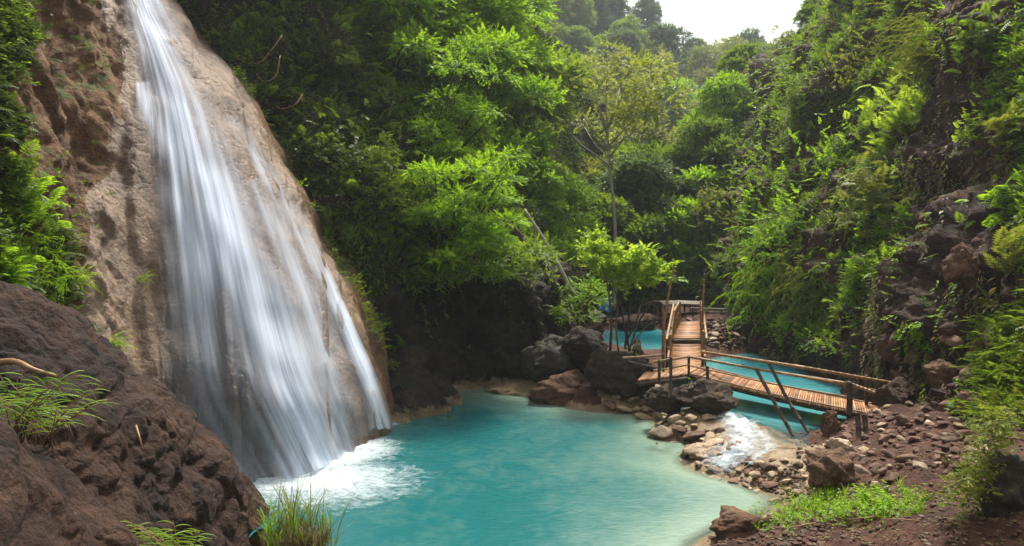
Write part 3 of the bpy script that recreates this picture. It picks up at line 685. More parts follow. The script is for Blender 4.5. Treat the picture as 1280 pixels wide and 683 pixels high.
# stones one could count: dam, right bank, far pile
st_me = [rock_mesh('river_stone', 200 + i, 3, sc=(1, rng.uniform(.55, .95), rng.uniform(.34, .62)), planes=15, cut=.50, rough=.10) for i in range(9)]
placed = []
def stone_label(lab, px, py, r, isred):
    if not lab.startswith('*'): return lab
    size = 'large' if r > .24 else 'mid-sized' if r > .15 else 'small'; colr = 'red brown' if isred else 'pale'
    if lab == '*bank':
        where = ('just below the bridge end' if px < 1090 and py < 560 else 'beside the big slanted boulder' if px < 1100 else 'in the middle of the rubble slope' if px < 1160 and py < 545 else
                 'where the rubble meets the bare path' if py >= 545 else 'against the foot of the right cliff')
        return f'{size} {colr} stone {where}'
    if lab == '*daml':
        where = 'beside the mossy mound' if px < 815 else 'in the middle of the left dam' if px < 860 else 'next to the rapid in the left dam'
        return f'{size} pale washed stone {where}'
    if lab == '*damr':
        where = 'against the rapid in the right dam' if px < 960 else 'in the middle of the right dam' if px < 995 else 'at the shore end of the right dam'
        return f'{size} {colr} stone {where}'
    if lab == '*pile':
        where = 'on top of' if py < 411 else 'halfway down' if py < 421 else 'at the foot of'
        return f'{size} {colr} stone {where} the far stone pile'
    where = 'left of the young trees' if px < 770 else 'between the young trees and the walkway' if px < 838 else 'behind the walkway'
    return f'{size} brown stone on the far shore {where}'
def stone(px, py, r, mesh_i, mat_me, name, label, cat, group, sink=.25, zmin=None, z=None):
    p, n = hit(gsub, px, py)
    if p is None: return None
    for q, rr in placed:
        if np.linalg.norm(q - p[:2]) < (r + rr) * .62: return None
    placed.append((p[:2], r))
    o = link(name, mat_me[mesh_i]); o.location = (p[0], p[1], (p[2] if z is None else z) + r * (.45 - sink)); o.scale = (r, r, r * rng.uniform(.8, 1.1))
    o.rotation_euler = (rng.normal(0, .22), rng.normal(0, .22), rng.uniform(0, 6.28))
    return tag(o, stone_label(label, px, py, r, mat_me is red), cat, group)
pale = [m.copy() for m in st_me]; red = [m.copy() for m in st_me]
for m in pale: m.materials.append(M['stone'])
for m in red: m.materials.append(M['redstone'])
dam = [(785,492),(806,508),(836,530),(866,554),(898,574)]; dam2 = [(938,592),(972,598),(1008,602)]
def along(pl, t):
    pl = np.array(pl, float); s = np.linspace(0, 1, len(pl)); return np.interp(t, s, pl[:, 0]), np.interp(t, s, pl[:, 1])
cnt = 0
for i in range(900):
    t = rng.uniform(); x, y = along(dam, t); x += rng.normal(0, 15); y += rng.normal(0, 11)
    if stone(x, y, rng.uniform(.15, .32) * (1.4 if i < 60 else .85), i % 9, pale if i % 9 else red, 'river_stone', '*daml', 'stone', 'stones of the dam left of the rapid'): cnt += 1
    if cnt > 115: break
for i in range(300):
    t = rng.uniform(); x, y = along(dam2, t); x += rng.normal(0, 20); y += rng.normal(0, 9)
    if stone(x, y, rng.uniform(.09, .24), i % 9, pale if i % 3 else red, 'river_stone', '*damr', 'stone', 'stones of the dam right of the rapid'): cnt += 1
    if cnt > 170: break
for x, y, r, lab in ((792,488,.42,'squarish tan block at the left end of the dam'), (812,486,.36,'orange tan block next to the left end of the bridge'), (833,506,.36,'ochre block at the foot of the mossy mound'), (850,524,.34,'flat pale block in the middle of the left dam')):
    o = stone(x, y, r, 3, pale, 'stone_block', lab, 'stone', None)
for i in range(1400):
    x = rng.uniform(1035, 1250); y = rng.uniform(500, 640)
    # a tumble of stones from the bridge end to the path
    if y > 545 + (x - 1060) * .30 + 55 or y < 500 + max(0, (1130 - x)) * .55 - 5: continue
    if x > 1120 and y > 585: continue
    r = rng.uniform(.09, .20) * (1.9 if rng.uniform() < .14 else 1)
    if stone(x, y, r, i % 9, red if i % 4 else pale, 'bank_stone', '*bank', 'stone', 'stones tumbled on the right bank'): cnt += 1
    if cnt > 285: break
for i in range(500):
    x = rng.uniform(884, 930); y = rng.uniform(400, 432)
    if stone(x, y, rng.uniform(.16, .30), i % 9, red if i % 3 else pale, 'pile_stone', '*pile', 'stone', 'stones piled beyond the upper pool', sink=.1): cnt += 1
    if cnt > 325: break
for i in range(60):
    x = rng.uniform(735, 880); y = rng.uniform(396, 407)
    stone(x, y, rng.uniform(.2, .42), i % 9, red, 'shore_stone', '*shore', 'stone', 'stones along the far shore')
for x, y, r, lab in ((1003,640,.18,'brown stone among the pebbles left of the grass patch'), (968,652,.16,'tan stone beside the smooth boulder at the pool edge'), (1092,664,.10,'small grey stone in the red soil'), (1212,566,.16,'white stone lying on the path'), (1196,590,.12,'small pale stone on the bare path'), (1165,548,.24,'purple brown stone at the top of the path')):
    stone(x, y, r, 5, red, 'path_stone', lab, 'stone', None)
# rubble blocks that stick out of the foot of the right wall
for i in range(46):
    x = rng.uniform(1090, 1245); y = rng.uniform(330, 520); p, n = hit(PR.bvh, x, y)
    if p is None or y < 400 and rng.uniform() < .8: continue
    r = rng.uniform(.16, .48) * (p[1] / 20)
    o = link('wall_rock', red[i % 9]); o.location = p - np.array([0, 0, .05]); o.scale = (r, r, r); o.rotation_euler = (rng.normal(0, .5), rng.normal(0, .5), rng.uniform(0, 6.28))
    tag(o, ('large ' if r > .36 else 'mid-sized ' if r > .25 else 'small ') + 'rock sticking out of the red scar ' + ('high above the rubble slope' if y < 390 else 'just above the rubble slope' if y > 460 else 'above the bridge end' if x < 1160 else 'left of the hanging ferns'), 'rock', 'rocks embedded in the right wall')
# pebbles nobody could count
mb = MB(); sv, sT = rock_verts(7, 2, sc=(1, .8, .5), planes=7, rough=.08); 
for i in range(2600):
    u = rng.uniform()
    if u < .3: x, y = rng.uniform(885, 1030), rng.uniform(600, 683)
    elif u < .75: x, y = rng.uniform(990, 1280), rng.uniform(520, 683)
    elif u < .9:
        x, y = along(dam + dam2, rng.uniform()); x += rng.normal(0, 14); y += rng.normal(0, 10)
    else: x, y = rng.uniform(880, 935), rng.uniform(398, 434)
    p, n = hit(gsub, x, y)
    if p is None or p[2] < .03: continue
    if u > .3 and u < .75 and rng.uniform() < .8 and not (y < 560): continue
    r = rng.uniform(.015, .075) * (1 if p[1] < 25 else 2); th = rng.uniform(0, 6.28); c, s = math.cos(th), math.sin(th)
    mb.add((sv * r * [1, 1, rng.uniform(.6, 1.2)]) @ np.array([[c, -s, 0], [s, c, 0], [0, 0, 1]]).T + p + [0, 0, r * .1], None, sT)
me = mb.mesh('pebbles'); tag(link('pebbles', me, M['redstone']), 'loose pebbles and gravel scattered over the shore and path', None, kind='stuff')

# ------------------------------------------------------------------ the bamboo bridge
bz0, bz1 = 1.2, .95
NL, NR, FL, FR = W(861, 469, bz0), W(1103, 523, bz1), W(878, 459, bz0), W(1096, 507, bz1)
def lerp(a, b, t): return a + (b - a) * t
def slats(P0, P1, Q0, Q1, n, r, sag=0, jit=.03):
    """bamboo slats laid from the line P0-P1 to the line Q0-Q1"""
    mb = MB()
    for i in range(n):
        t = (i + .5) / n; a = lerp(P0, P1, t); b = lerp(Q0, Q1, t); d = norm(b - a)
        a = a - d * rng.uniform(0, jit * 2); b = b + d * rng.uniform(0, jit * 2); o = np.array([0, 0, -sag * 4 * t * (1 - t) + rng.normal(0, .006)])
        mb.tube([a + o, (a + b) / 2 + o + [0, 0, -.008], b + o], r * rng.uniform(.8, 1.1), 6)
    return mb
def pole(name, parent, pts, r, mat='bamboo', nodes=.35, n=8):
    mb = MB(); mb.tube(pts, r, n, nodes); return link(name, mb.mesh(name), M[mat], parent)
Z = np.array([0, 0, 1.0])
br = thing('bamboo_bridge', (0, 0, 0), 'long slatted bamboo footbridge sloping across the turquoise pool to the right bank', 'bridge')
link('deck', slats(NL, NR, FL, FR, 84, .036, .06).mesh('deck'), M['deck'], br)
for s_, (a, b) in enumerate(((NL, NR), (FL, FR))):
    inn = norm((FL - NL) if s_ == 0 else (NL - FL)) * .10
    for q in range(2):
        mid = (a + b) / 2 - Z * .06
        pole('beam', br, [a + inn * (1 + q * 2) - Z * .115, mid + inn * (1 + q * 2) - Z * .115, b + inn * (1 + q * 2) - Z * .115], .07, 'darkbamboo')
# slim border strips that hold the slats down
for a, b, c in ((NL, NR, 1), (FL, FR, -1)):
    inn = norm(FL - NL) * .05 * c
    pole('edge_strip', br, [a + inn + Z * .045, (a + b) / 2 + inn - Z * .015, b + inn + Z * .045], .022, 'bamboo', .5, 6)
pole('end_strip', br, [NR + Z * .05, FR + Z * .05], .03, 'bamboo', .3)
def up(px, pt, pb, ref, name='post', r=.045, mat='darkbamboo', parent=None):
    d = ref[1]; return pole(name, parent or br, [D(px, pb, d), D(px, pt, d)], r, mat, .4)
# near railing
pr = D(1062, 480, NR[1] + .55)
up(1062, 479, 556, pr, r=.085)
up(861, 445, 474, NL, r=.045)
rail_a, rail_b = D(861, 446, NL[1]), D(1064, 480.5, pr[1])
pole('handrail', br, [rail_a, lerp(rail_a, rail_b, .5) - Z * .03, rail_b, D(1093, 491, pr[1] - .3)], [.042, .042, .05, .045])
pole('middle_rail', br, [D(861, 457, NL[1]), D(960, 479, (NL[1] + pr[1]) / 2 - .05), D(1062, 497, pr[1])], .026, 'bamboo')
# far railing
pole('handrail', br, [D(877, 440, FL[1]), D(1000, 459, 20), D(1121, 480, FR[1] + .0)], [.05, .05, .045])
pole('middle_rail', br, [D(877, 449, FL[1]), D(990, 469, 20.2), D(1094, 488, FR[1])], .032, 'bamboo')
up(878, 438, 470, FL)
up(1083, 470, 512, FR, r=.05)
# the raking props that brace the span from the pool bed
pole('prop', br, [D(946, 463, 19.75), D(991, 545, 18.9)], .05, 'darkbamboo')
pole('prop', br, [D(962, 456, 21.0), D(986, 503, 20.7), D(1010, 540, 20.2)], .05, 'darkbamboo')
pole('post', br, [D(884, 459, 22.3), D(885, 484, 22.3)], .05, 'darkbamboo')
for q, (x, y) in enumerate(((1072,531),(1081,532))):
    pole('end_support', br, [D(x, 521, 18.6), D(x + 2, 548, 18.4)], .065, 'darkbamboo')

# junction platform
PLa, PLb = W(797, 476, bz0), W(808, 463, bz0)
jp = thing('bamboo_landing', (0, 0, 0), 'square bamboo landing on stilts where the two bridges meet', 'landing')
link('deck', slats(PLa, NL - norm(NR - NL) * .06, PLb, FL - norm(FR - FL) * .06, 30, .036).mesh('deck'), M['deck'], jp)
for a, b in ((PLa, NL), (PLb, FL)):
    pole('beam', jp, [a - Z * .115, b - Z * .115 - norm(b - a) * .08], .07, 'darkbamboo')
up(824, 451, 480, D(824, 470, 21.3), parent=jp); up(838.5, 447, 493, D(838, 470, 21.0), parent=jp); up(829, 443, 464, D(829, 460, 22.4), parent=jp, r=.04)
pole('handrail', jp, [D(817, 453, 21.4), D(838, 449.5, 21.1), D(861, 446, NL[1])], .038)
pole('middle_rail', jp, [D(817, 463, 21.4), D(838, 461, 21.1), D(861, 456, NL[1])], .022)
pole('handrail', jp, [D(779, 447.5, 23.2), D(804, 446, 22.9), D(829, 444, 22.4)], .032)
pole('middle_rail', jp, [D(786, 452, 23), D(810, 458, 22.7), D(829, 461, 22.4)], .02, 'darkbamboo')

# second bridge, running away up the valley
def seg(lab, a, b, c, d_, n): ...
b2 = thing('bamboo_bridge', (0, 0, 0), 'narrow stepped bamboo walkway running away behind the landing', 'bridge')
A0, A1 = W(839, 459.5, bz0 + .02), W(877.5, 458.5, bz0 + .02); B0, B1 = W(842, 427.5, bz0 + .02), W(875, 427.5, bz0 + .02)
link('deck', slats(A0, B0, A1, B1, 74, .042).mesh('deck'), M['deck'], b2)
C0, C1 = W(842.5, 423.5, bz0 + .26), W(874.5, 423.5, bz0 + .26); E0, E1 = W(852, 403, bz0 + .36), W(874, 402.5, bz0 + .36)
link('raised_deck', slats(C0, E0, C1, E1, 60, .05).mesh('raised_deck'), M['deck'], b2)
mb = MB(); mb.tube([C0 - Z * .10 - [0.05, .03, 0], C1 - Z * .10 + [.05, -.03, 0]], .085, 8, .5); link('step_beam', mb.mesh('step_beam'), M['darkbamboo'], b2)
for a, b in ((A0, B0), (A1, B1)): pole('beam', b2, [a - Z * .12, b - Z * .12], .075, 'darkbamboo')
for a, b in ((C0, E0), (C1, E1)): pole('beam', b2, [a - Z * .12, b - Z * .12], .075, 'darkbamboo')
Hh = .95
for s_, (a, b, c, e) in enumerate(((A0, B0, C0, E0), (A1, B1, C1, E1))):
    off = np.array([-.09 if s_ == 0 else .09, 0, 0])
    for t in (.35, .70, .98):
        p = lerp(a, b, t) + off; pole('post', b2, [p - Z * .85, p + Z * (Hh + rng.uniform(-.1, .15))], .06, 'bamboo')
        p = p + off * .9 + [0, .12, 0]; pole('post', b2, [p - Z * .5, p + Z * (Hh * .8)], .05, 'darkbamboo')
    for t in (.3, .65, 1.0):
        p = lerp(c, e, t) + off; pole('post', b2, [p - Z * .9, p + Z * (Hh + .05)], .06, 'bamboo')
    q0, q1, q2 = lerp(a, b, .3) + off * 1.5, lerp(c, e, .3) + off * 1.5, e + off * 1.5
    pole('handrail', b2, [q0 + Z * .35, q1 + Z * .95, q2 + Z * .95], .06)
    pole('handrail', b2, [lerp(a, b, .25) + off * 2.2 + Z * .75, q1 + Z * 1.25], .055)
    pole('middle_rail', b2, [lerp(a, b, .05) + off * 1.3 + Z * .28, b + off * 1.3 + Z * .34], .045)
    pole('middle_rail', b2, [c + off * 1.4 + Z * .5, e + off * 1.4 + Z * .5], .04)
tall = A0 + np.array([-.12, .9, 0]); 
tp = pole('bamboo_pole', None, [tall - Z * 1.0, tall + Z * 1.6 + [.05, 0, 0], D(843, 330, tall[1])], [.075, .06, .035], 'bamboo'); tag(tp, 'tall bamboo pole standing at the left of the walkway', 'pole')
tall = lerp(A1, B1, .8) + np.array([.1, 0, 0])
tp = pole('bamboo_pole', None, [tall - Z * 1.2, tall + Z * 1.4, D(880, 350, tall[1])], [.075, .06, .04], 'bamboo'); tag(tp, 'tall bamboo pole standing at the right of the walkway', 'pole')
# far shelter and bench
sh = thing('bamboo_shelter', (0, 0, 0), 'low shelter with a flat grey roof on posts at the far bank', 'shelter')
def slab(name, parent, c, h, mat, rot=0, tilt=0):
    mb = MB(); mb.box((0, 0, 0), h); o = link(name, mb.mesh(name, smooth=False), M[mat], parent); o.location = c; o.rotation_euler = (tilt, 0, rot)
    b = o.modifiers.new('b', 'BEVEL'); b.width = .02; b.segments = 2; return o
mb = MB(); c0 = D(850, 377.5, 43)
for i in range(26):
    y = -.9 + i * .072; mb.tube([c0 + [-1.15, y, .02 * math.sin(i) - .1 * abs(y)], c0 + [0, y, .05 - .1 * abs(y)], c0 + [1.15, y, -.1 * abs(y)]], .045, 6)
link('roof', mb.mesh('roof'), M['grey_thatch'], sh)
for dx in (-1.05, -.3, .45, 1.05):
    for dy in (-.75, .75): pole('post', sh, [c0 + [dx, dy, -1.5], c0 + [dx, dy, -.05]], .05, 'darkbamboo')
slab('seat', sh, c0 + [0, 0, -.75], (1.1, .7, .04), 'darkbamboo')
bn = thing('bamboo_rack', (0, 0, 0), 'long grey plank rail on thin posts right of the shelter', 'rack')
for y in (386.5, 390.5):
    pole('plank', bn, [D(862, y - 1, 42), D(892, y, 41.5), D(922, y + 1, 41)], .06 if y < 388 else .035, 'grey_thatch')
for x in (866, 884, 902, 919): pole('post', bn, [D(x, 385, 41.5), D(x, 400, 41.5)], .04, 'darkbamboo')
rf = thing('lean_to', (0, 0, 0), 'small lean-to with a pale slanted roof left of the shelter', 'shelter')
slab('roof', rf, D(818, 379, 44), (.48, .7, .03), 'grey_thatch', .2, -.25)
for dx in (-.4, .4): pole('post', rf, [D(818, 379, 44) + [dx, 0, -1.3], D(818, 379, 44) + [dx, 0, -.03]], .04, 'darkbamboo')
tarp = MB(); u, v = np.meshgrid(np.linspace(0, 1, 14), np.linspace(0, 1, 12)); c = D(757, 381, 40)
Pt = np.stack([c[0] + (u - .5) * .75, c[1] + .1 * np.sin(u * 9) + v * .25, c[2] + (v - .5) * .75 + .05 * np.sin(u * 6)], -1)
me = mesh_np('tarp', Pt.reshape(-1, 3), grid_quads(12, 14)); o = link('tarp', me, M['tarp']); o.modifiers.new('s', 'SOLIDIFY').thickness = .01
tag(o, 'small blue tarp hanging behind the young trees', 'tarp')
mb = MB(); mb.tube([D(1240, 674, 11.4), D(1262, 663, 11.3), D(1290, 650, 11.2), D(1330, 640, 11.1)], [.035, .045, .05, .055], 8)
tag(link('stick', mb.mesh('stick'), M['grey_thatch']), 'thick pale stick lying on the path at the lower right corner', 'stick')
mb = MB(); p0 = D(-12, 455, 6.6); mb.tube(catmull(np.array([p0, D(18, 452, 6.55), D(42, 462, 6.5), D(70, 470, 6.6)]), 14), np.linspace(.035, .012, 14), 8); tag(link('dead_branch', mb.mesh('dead_branch'), M['bamboo']), 'bent dry branch lying over the dark hollow of the big boulder', 'branch')
mb = MB(); mb.tube([D(170, 532, 7.75), D(177, 557, 7.6)], .012, 6); tag(link('twig', mb.mesh('twig'), M['bamboo']), 'single dry straw standing on the face of the big boulder', 'twig')
# twigs on the bare soil
for i, (x, y, a) in enumerate(((1085,652,.1),(1130,655,-.2),(1010,660,.3),(1118,640,.7))):
    p, _ = hit(gsub, x, y); d = np.array([math.cos(a), math.sin(a), .02]) * .35
    mb = MB(); mb.tube([p - d + Z * .05, p + Z * .07, p + d + Z * .05], .012, 6)
    tag(link('twig', mb.mesh('twig'), M['bamboo']), ['thin dry twig on the soil below the grass patch', 'dry straw on the soil right of the thin twig', 'dry twig at the left end of the grass patch', 'dry twig poking out of the grass patch'][i], 'twig')
# ------------------------------------------------------------------ foliage building blocks (leaves are real faces)
rg = np.random.default_rng(11)
def leaf(base, dir_, up, L, w, droop=.25):
    d = norm(np.asarray(dir_, float)); s = norm(np.cross(d, up)); u = np.cross(s, d)
    mid = base + d * L * .45 + u * L * .05; tip = base + d * L - np.array([0, 0, 1]) * L * droop
    return np.array([base, mid - s * w / 2 - u * w * .12, tip, mid + s * w / 2 - u * w * .12]), np.array([[0, 1, 2], [0, 2, 3]])
class TB:
    def __init__(s): s.V = []; s.T = []; s.n = 0
    def leaf(s, *a, **k):
        V, T = leaf(*a, **k); s.V.append(V); s.T.append(T + s.n); s.n += 4
    def strip(s, pts, w, side):
        pts = np.asarray(pts); m = len(pts); w = np.asarray(w)[:, None]
        a = pts - side * w / 2; b = pts + side * w / 2; V = np.stack([a, b], 1).reshape(-1, 3)
        T = []
        for i in range(m - 1): T += [[2*i, 2*i+1, 2*i+3], [2*i, 2*i+3, 2*i+2]]
        s.V.append(V); s.T.append(np.array(T) + s.n); s.n += len(V)
    def out(s): return np.vstack(s.V), np.vstack(s.T)
UP = np.array([0, 0, 1.])
def t_twig(nl=9, L=.5, ls=.14, lw=.5, droop=.3, seed=0):
    """a leafy twig: grows along +Y, upper side +Z"""
    r = np.random.default_rng(seed); b = TB()
    for i in range(nl):
        t = (i + .6) / nl; p = np.array([0, L * t, -droop * L * t * t]) + r.normal(0, .015, 3)
        a = (1 if i % 2 else -1) * r.uniform(.5, 1.2) * (1.1 - t * .8); d = [math.sin(a), math.cos(a), r.uniform(-.45, .3)]
        l = ls * r.uniform(.7, 1.25); b.leaf(p, d, norm(UP + r.normal(0, .35, 3)), l, l * lw, r.uniform(.05, .35))
    return b.out()
def t_rosette(nl=8, ls=.3, lw=.42, seed=0):
    r = np.random.default_rng(seed); b = TB()
    for i in range(nl):
        a = i / nl * 6.28 + r.uniform(-.3, .3); d = [math.cos(a), .25 + math.sin(a), r.uniform(-.1, .6)]
        l = ls * r.uniform(.6, 1.2); b.leaf(np.zeros(3), d, norm(UP + r.normal(0, .3, 3)), l, l * lw, r.uniform(.2, .5))
    return b.out()
def t_fern(n=9, L=.8, w=.3, droop=.6, seed=0):
    """an arching frond with paired leaflets"""
    r = np.random.default_rng(seed); b = TB(); f = lambda t: np.array([.05 * math.sin(t * 3 + seed), L * t, L * (.35 * t - droop * t * t)])
    for i in range(n):
        t = .12 + .88 * i / n; p = f(t); ww = w * math.sin(min(1, t * 1.15 + .12) * 2.9) ** .8 if t < .95 else w * .25
        ww = max(ww, w * .2)
        for s in (-1, 1): b.leaf(p, [s * 1, .55, -.22], UP, ww * r.uniform(.85, 1.1), L / n * .9, .15)
    b.strip([f(t) for t in (0, .33, .66, 1)], [.012, .01, .008, .003], np.array([1., 0, 0]))
    return b.out()
def t_bamboo(n=12, L=.9, ls=.22, seed=0):
    """a drooping bamboo spray: narrow pointed leaves hang off it"""
    r = np.random.default_rng(seed); b = TB()
    for i in range(n):
        t = (i + .5) / n; p = np.array([r.normal(0, .03), L * t, -.55 * L * t * t]); a = r.uniform(-1.1, 1.1)
        l = ls * r.uniform(.7, 1.3); b.leaf(p, [math.sin(a), math.cos(a), -.35 - .5 * r.uniform()], norm(UP + r.normal(0, .3, 3)), l, l * .17, .3)
    return b.out()
def t_grass(n=14, L=.5, w=.012, seed=0, spread=.8):
    r = np.random.default_rng(seed); b = TB()
    for i in range(n):
        a = r.uniform(0, 6.28); o = np.array([math.cos(a), math.sin(a), 0]); l = L * r.uniform(.5, 1.2); q = r.uniform(.15, spread); base = o * r.uniform(0, .07)
        pts = [base + UP * l * (t - .35 * q * t * t) + o * l * q * t ** 1.7 for t in (0, .3, .6, .85, 1)]
        b.strip(pts, [w, w * 1.1, w, w * .6, w * .1], np.array([-o[1], o[0], 0]))
    return b.out()
def t_vine(n=22, L=1.6, ls=.09, seed=0):
    """a strand that hangs straight down: -Z is down, +Y points away from the wall"""
    r = np.random.default_rng(seed); b = TB(); x = 0
    for i in range(n):
        t = i / n; x += r.normal(0, .02); p = np.array([x, .10 + .06 * math.sin(t * 7 + seed), -L * t]); a = r.uniform(-1.4, 1.4)
        l = ls * r.uniform(.6, 1.5); b.leaf(p, [math.sin(a), abs(math.cos(a)) * .8, -.5], norm([0, .8, .6] + r.normal(0, .4, 3)), l, l * r.uniform(.35, .6), .25)
    return b.out()
def frames(n, yy, zz):
    y = norm(yy); x = norm(np.cross(y, zz)); z = np.cross(x, y); return np.stack([x, y, z], 1)      # rows: local axes in world
def scatter(tpls, P, Fm, S, rgen):
    """join copies of the templates; returns verts, tris"""
    idx = rgen.integers(0, len(tpls), len(P)); Vs, Ts, n = [], [], 0
    for k, (V, T) in enumerate(tpls):
        m = idx == k
        if not m.any(): continue
        w_ = np.einsum('vj,njk->nvk', V, Fm[m]) * S[m][:, None, None] + P[m][:, None]
        c = len(V); Vs.append(w_.reshape(-1, 3)); Ts.append((T[None] + (np.arange(m.sum()) * c)[:, None, None]).reshape(-1, 3) + n); n += c * m.sum()
    return np.vstack(Vs), np.vstack(Ts)
TW = [t_twig(seed=i) for i in range(5)]
TWB = [t_twig(nl=8, L=.6, ls=.22, lw=.55, seed=i + 20) for i in range(4)]
RO = [t_rosette(seed=i) for i in range(4)]
FE = [t_fern(seed=i) for i in range(4)]
BA = [t_bamboo(seed=i) for i in range(5)]
GR = [t_grass(seed=i) for i in range(4)]
VI = [t_vine(seed=i) for i in range(5)]

# ------------------------------------------------------------------ trees
def crown_mesh(clumps, tpls, dens, s0, seed, droop=.1):
    """clumps: (centre, radius xyz). Sprays point out of each clump"""
    r = np.random.default_rng(seed); P, Y, S = [], [], []
    for c, ra in clumps:
        ra = np.asarray(ra); n = int(dens * (ra[0] * ra[1] + ra[0] * ra[2] * 2) )
        u = norm(r.normal(size=(n, 3))); u[:, 2] = np.where(u[:, 2] < -.35, -u[:, 2] * .6, u[:, 2]); u = norm(u)
        rad = r.uniform(.45, 1.0, n) ** .6
        p = c + u * rad[:, None] * ra * (1 + .25 * noise(u * 2 + seed, seed))[:, None]; P.append(p)
        Y.append(u + [0, 0, -droop] + r.normal(0, .35, (n, 3))); S.append(r.uniform(.7, 1.3, n) * s0)
    P, Y, S = np.vstack(P), norm(np.vstack(Y)), np.concatenate(S)
    return scatter(tpls, P, frames(len(P), Y, UP + r.normal(0, .25, P.shape)), S, r)
def trunk_mb(H, r0, ends, seed, lean=(0, 0), base=.0, splits=.45):
    r = np.random.default_rng(seed); mb = MB(); top = np.array([lean[0], lean[1], H])
    ts = np.linspace(0, 1, 7); wob = r.normal(0, .03 * H, (7, 3)) * ts[:, None] * (1 - ts[:, None]) * 2; wob[:, 2] = 0
    line = np.array([top * t for t in ts]) + wob + [0, 0, base]; mb.tube(line, np.linspace(r0, r0 * .35, 7), 7)
    for e in ends:
        t = np.clip(e[2] / H * .8 - .12, splits * .7, .9); b = np.array([np.interp(t, ts, line[:, c]) for c in range(3)])
        m = (b + e) / 2 + [0, 0, -.04 * H] + r.normal(0, .02 * H, 3); mb.tube([b, m, e], [r0 * .38, r0 * .24, r0 * .08], 5)
    return mb
PROTO = {}
def make_tree(kind, H, W_, tpls, leafm, barkm, n, dens, s0, seed, flat=.55, low=.35, trunk=True, clump=.30, r0=None, droop=.1, lean=(0, 0)):
    r = np.random.default_rng(seed); cl = []
    for i in range(n):
        t = (i + .5) / n; z = H * (low + (1 - low) * t) * r.uniform(.92, 1.02); rr = W_ * math.sin(math.pi * min(.97, .18 + .75 * t)) * r.uniform(.35, 1.0); a = i * 2.4 + r.uniform(-.5, .5)
        c = np.array([math.cos(a) * rr + lean[0] * z / H, math.sin(a) * rr + lean[1] * z / H, z]); q = W_ * clump * r.uniform(.8, 1.3) * 1.5
        cl.append((c, (q, q, q * flat)))
    V, T = crown_mesh(cl, tpls, dens, s0, seed, droop); cm = mesh_np('crown', V, [T], smooth=False); cm.materials.append(M[leafm])
    tm = trunk_mb(H * .92, r0 or H * .018, [c for c, _ in cl], seed, lean).mesh('trunk'); tm.materials.append(M[barkm])
    return tm, cm
def tree(name, meshes, loc, label, group=None, rz=0, s=1.0, sz=None):
    t = thing(name, loc, label, 'tree', group, rz, s)
    if sz: t.scale = (s, s, sz)
    link('trunk', meshes[0], None, t); link('crown', meshes[1], None, t); return t
K = {}
K['round'] = [make_tree('round', 11, 4.2, TWB, 'leaf_mid', 'bark', 30, 50, 1.0, 101 + i, low=.2, clump=.22) for i in range(2)]
K['bright'] = [make_tree('bright', 11, 4.0, TWB, 'leaf_bright', 'bark', 32, 60, .88, 111 + i, flat=.4, low=.15, clump=.21) for i in range(2)]
K['dark'] = [make_tree('dark', 12, 4.0, TWB, 'leaf_blue', 'bark', 30, 46, 1.05, 121 + i, low=.2, clump=.22) for i in range(2)]
K['olive'] = [make_tree('olive', 13, 3.8, TWB, 'leaf_olive', 'palebark', 26, 28, 1.2, 131 + i, flat=.5, low=.35, clump=.20) for i in range(2)]
K['tan'] = [make_tree('tan', 12, 4.4, TWB, 'leaf_tan', 'palebark', 24, 24, 1.2, 141 + i, flat=.45, low=.4, clump=.19) for i in range(2)]
def make_bamboo_clump(H, n, seed, leafm='leaf_mid', dens=26):
    r = np.random.default_rng(seed); mb = MB(); P, Y = [], []
    for i in range(n):
        a = r.uniform(0, 6.28); o = np.array([math.cos(a), math.sin(a), 0]); h = H * r.uniform(.7, 1.05); q = r.uniform(.12, .45)
        f = lambda t: o * .5 + UP * h * (t - .18 * t ** 3 * (1 + q)) + o * h * q * t ** 2.6
        ts = np.linspace(0, 1, 9); mb.tube([f(t) for t in ts], np.linspace(.06, .012, 9), 5)
        for k in range(dens):
            t = r.uniform(.3, 1.0) ** .8; P.append(f(t) + r.normal(0, .25, 3)); b = r.uniform(0, 6.28); Y.append(o * .5 + [math.cos(b), math.sin(b), .1])
    P, Y = np.array(P), norm(np.array(Y)); V, T = scatter(BA, P, frames(len(P), Y, np.tile(UP, (len(P), 1))), r.uniform(1.3, 2.4, len(P)), r)
    tm = mb.mesh('trunk'); tm.materials.append(M['bamboo']); cm = mesh_np('crown', V, [T], smooth=False); cm.materials.append(M[leafm]); return tm, cm
K['bamboo'] = [make_bamboo_clump(13, 26, 151 + i, ['leaf_mid', 'leaf_olive'][i], 34) for i in range(2)]

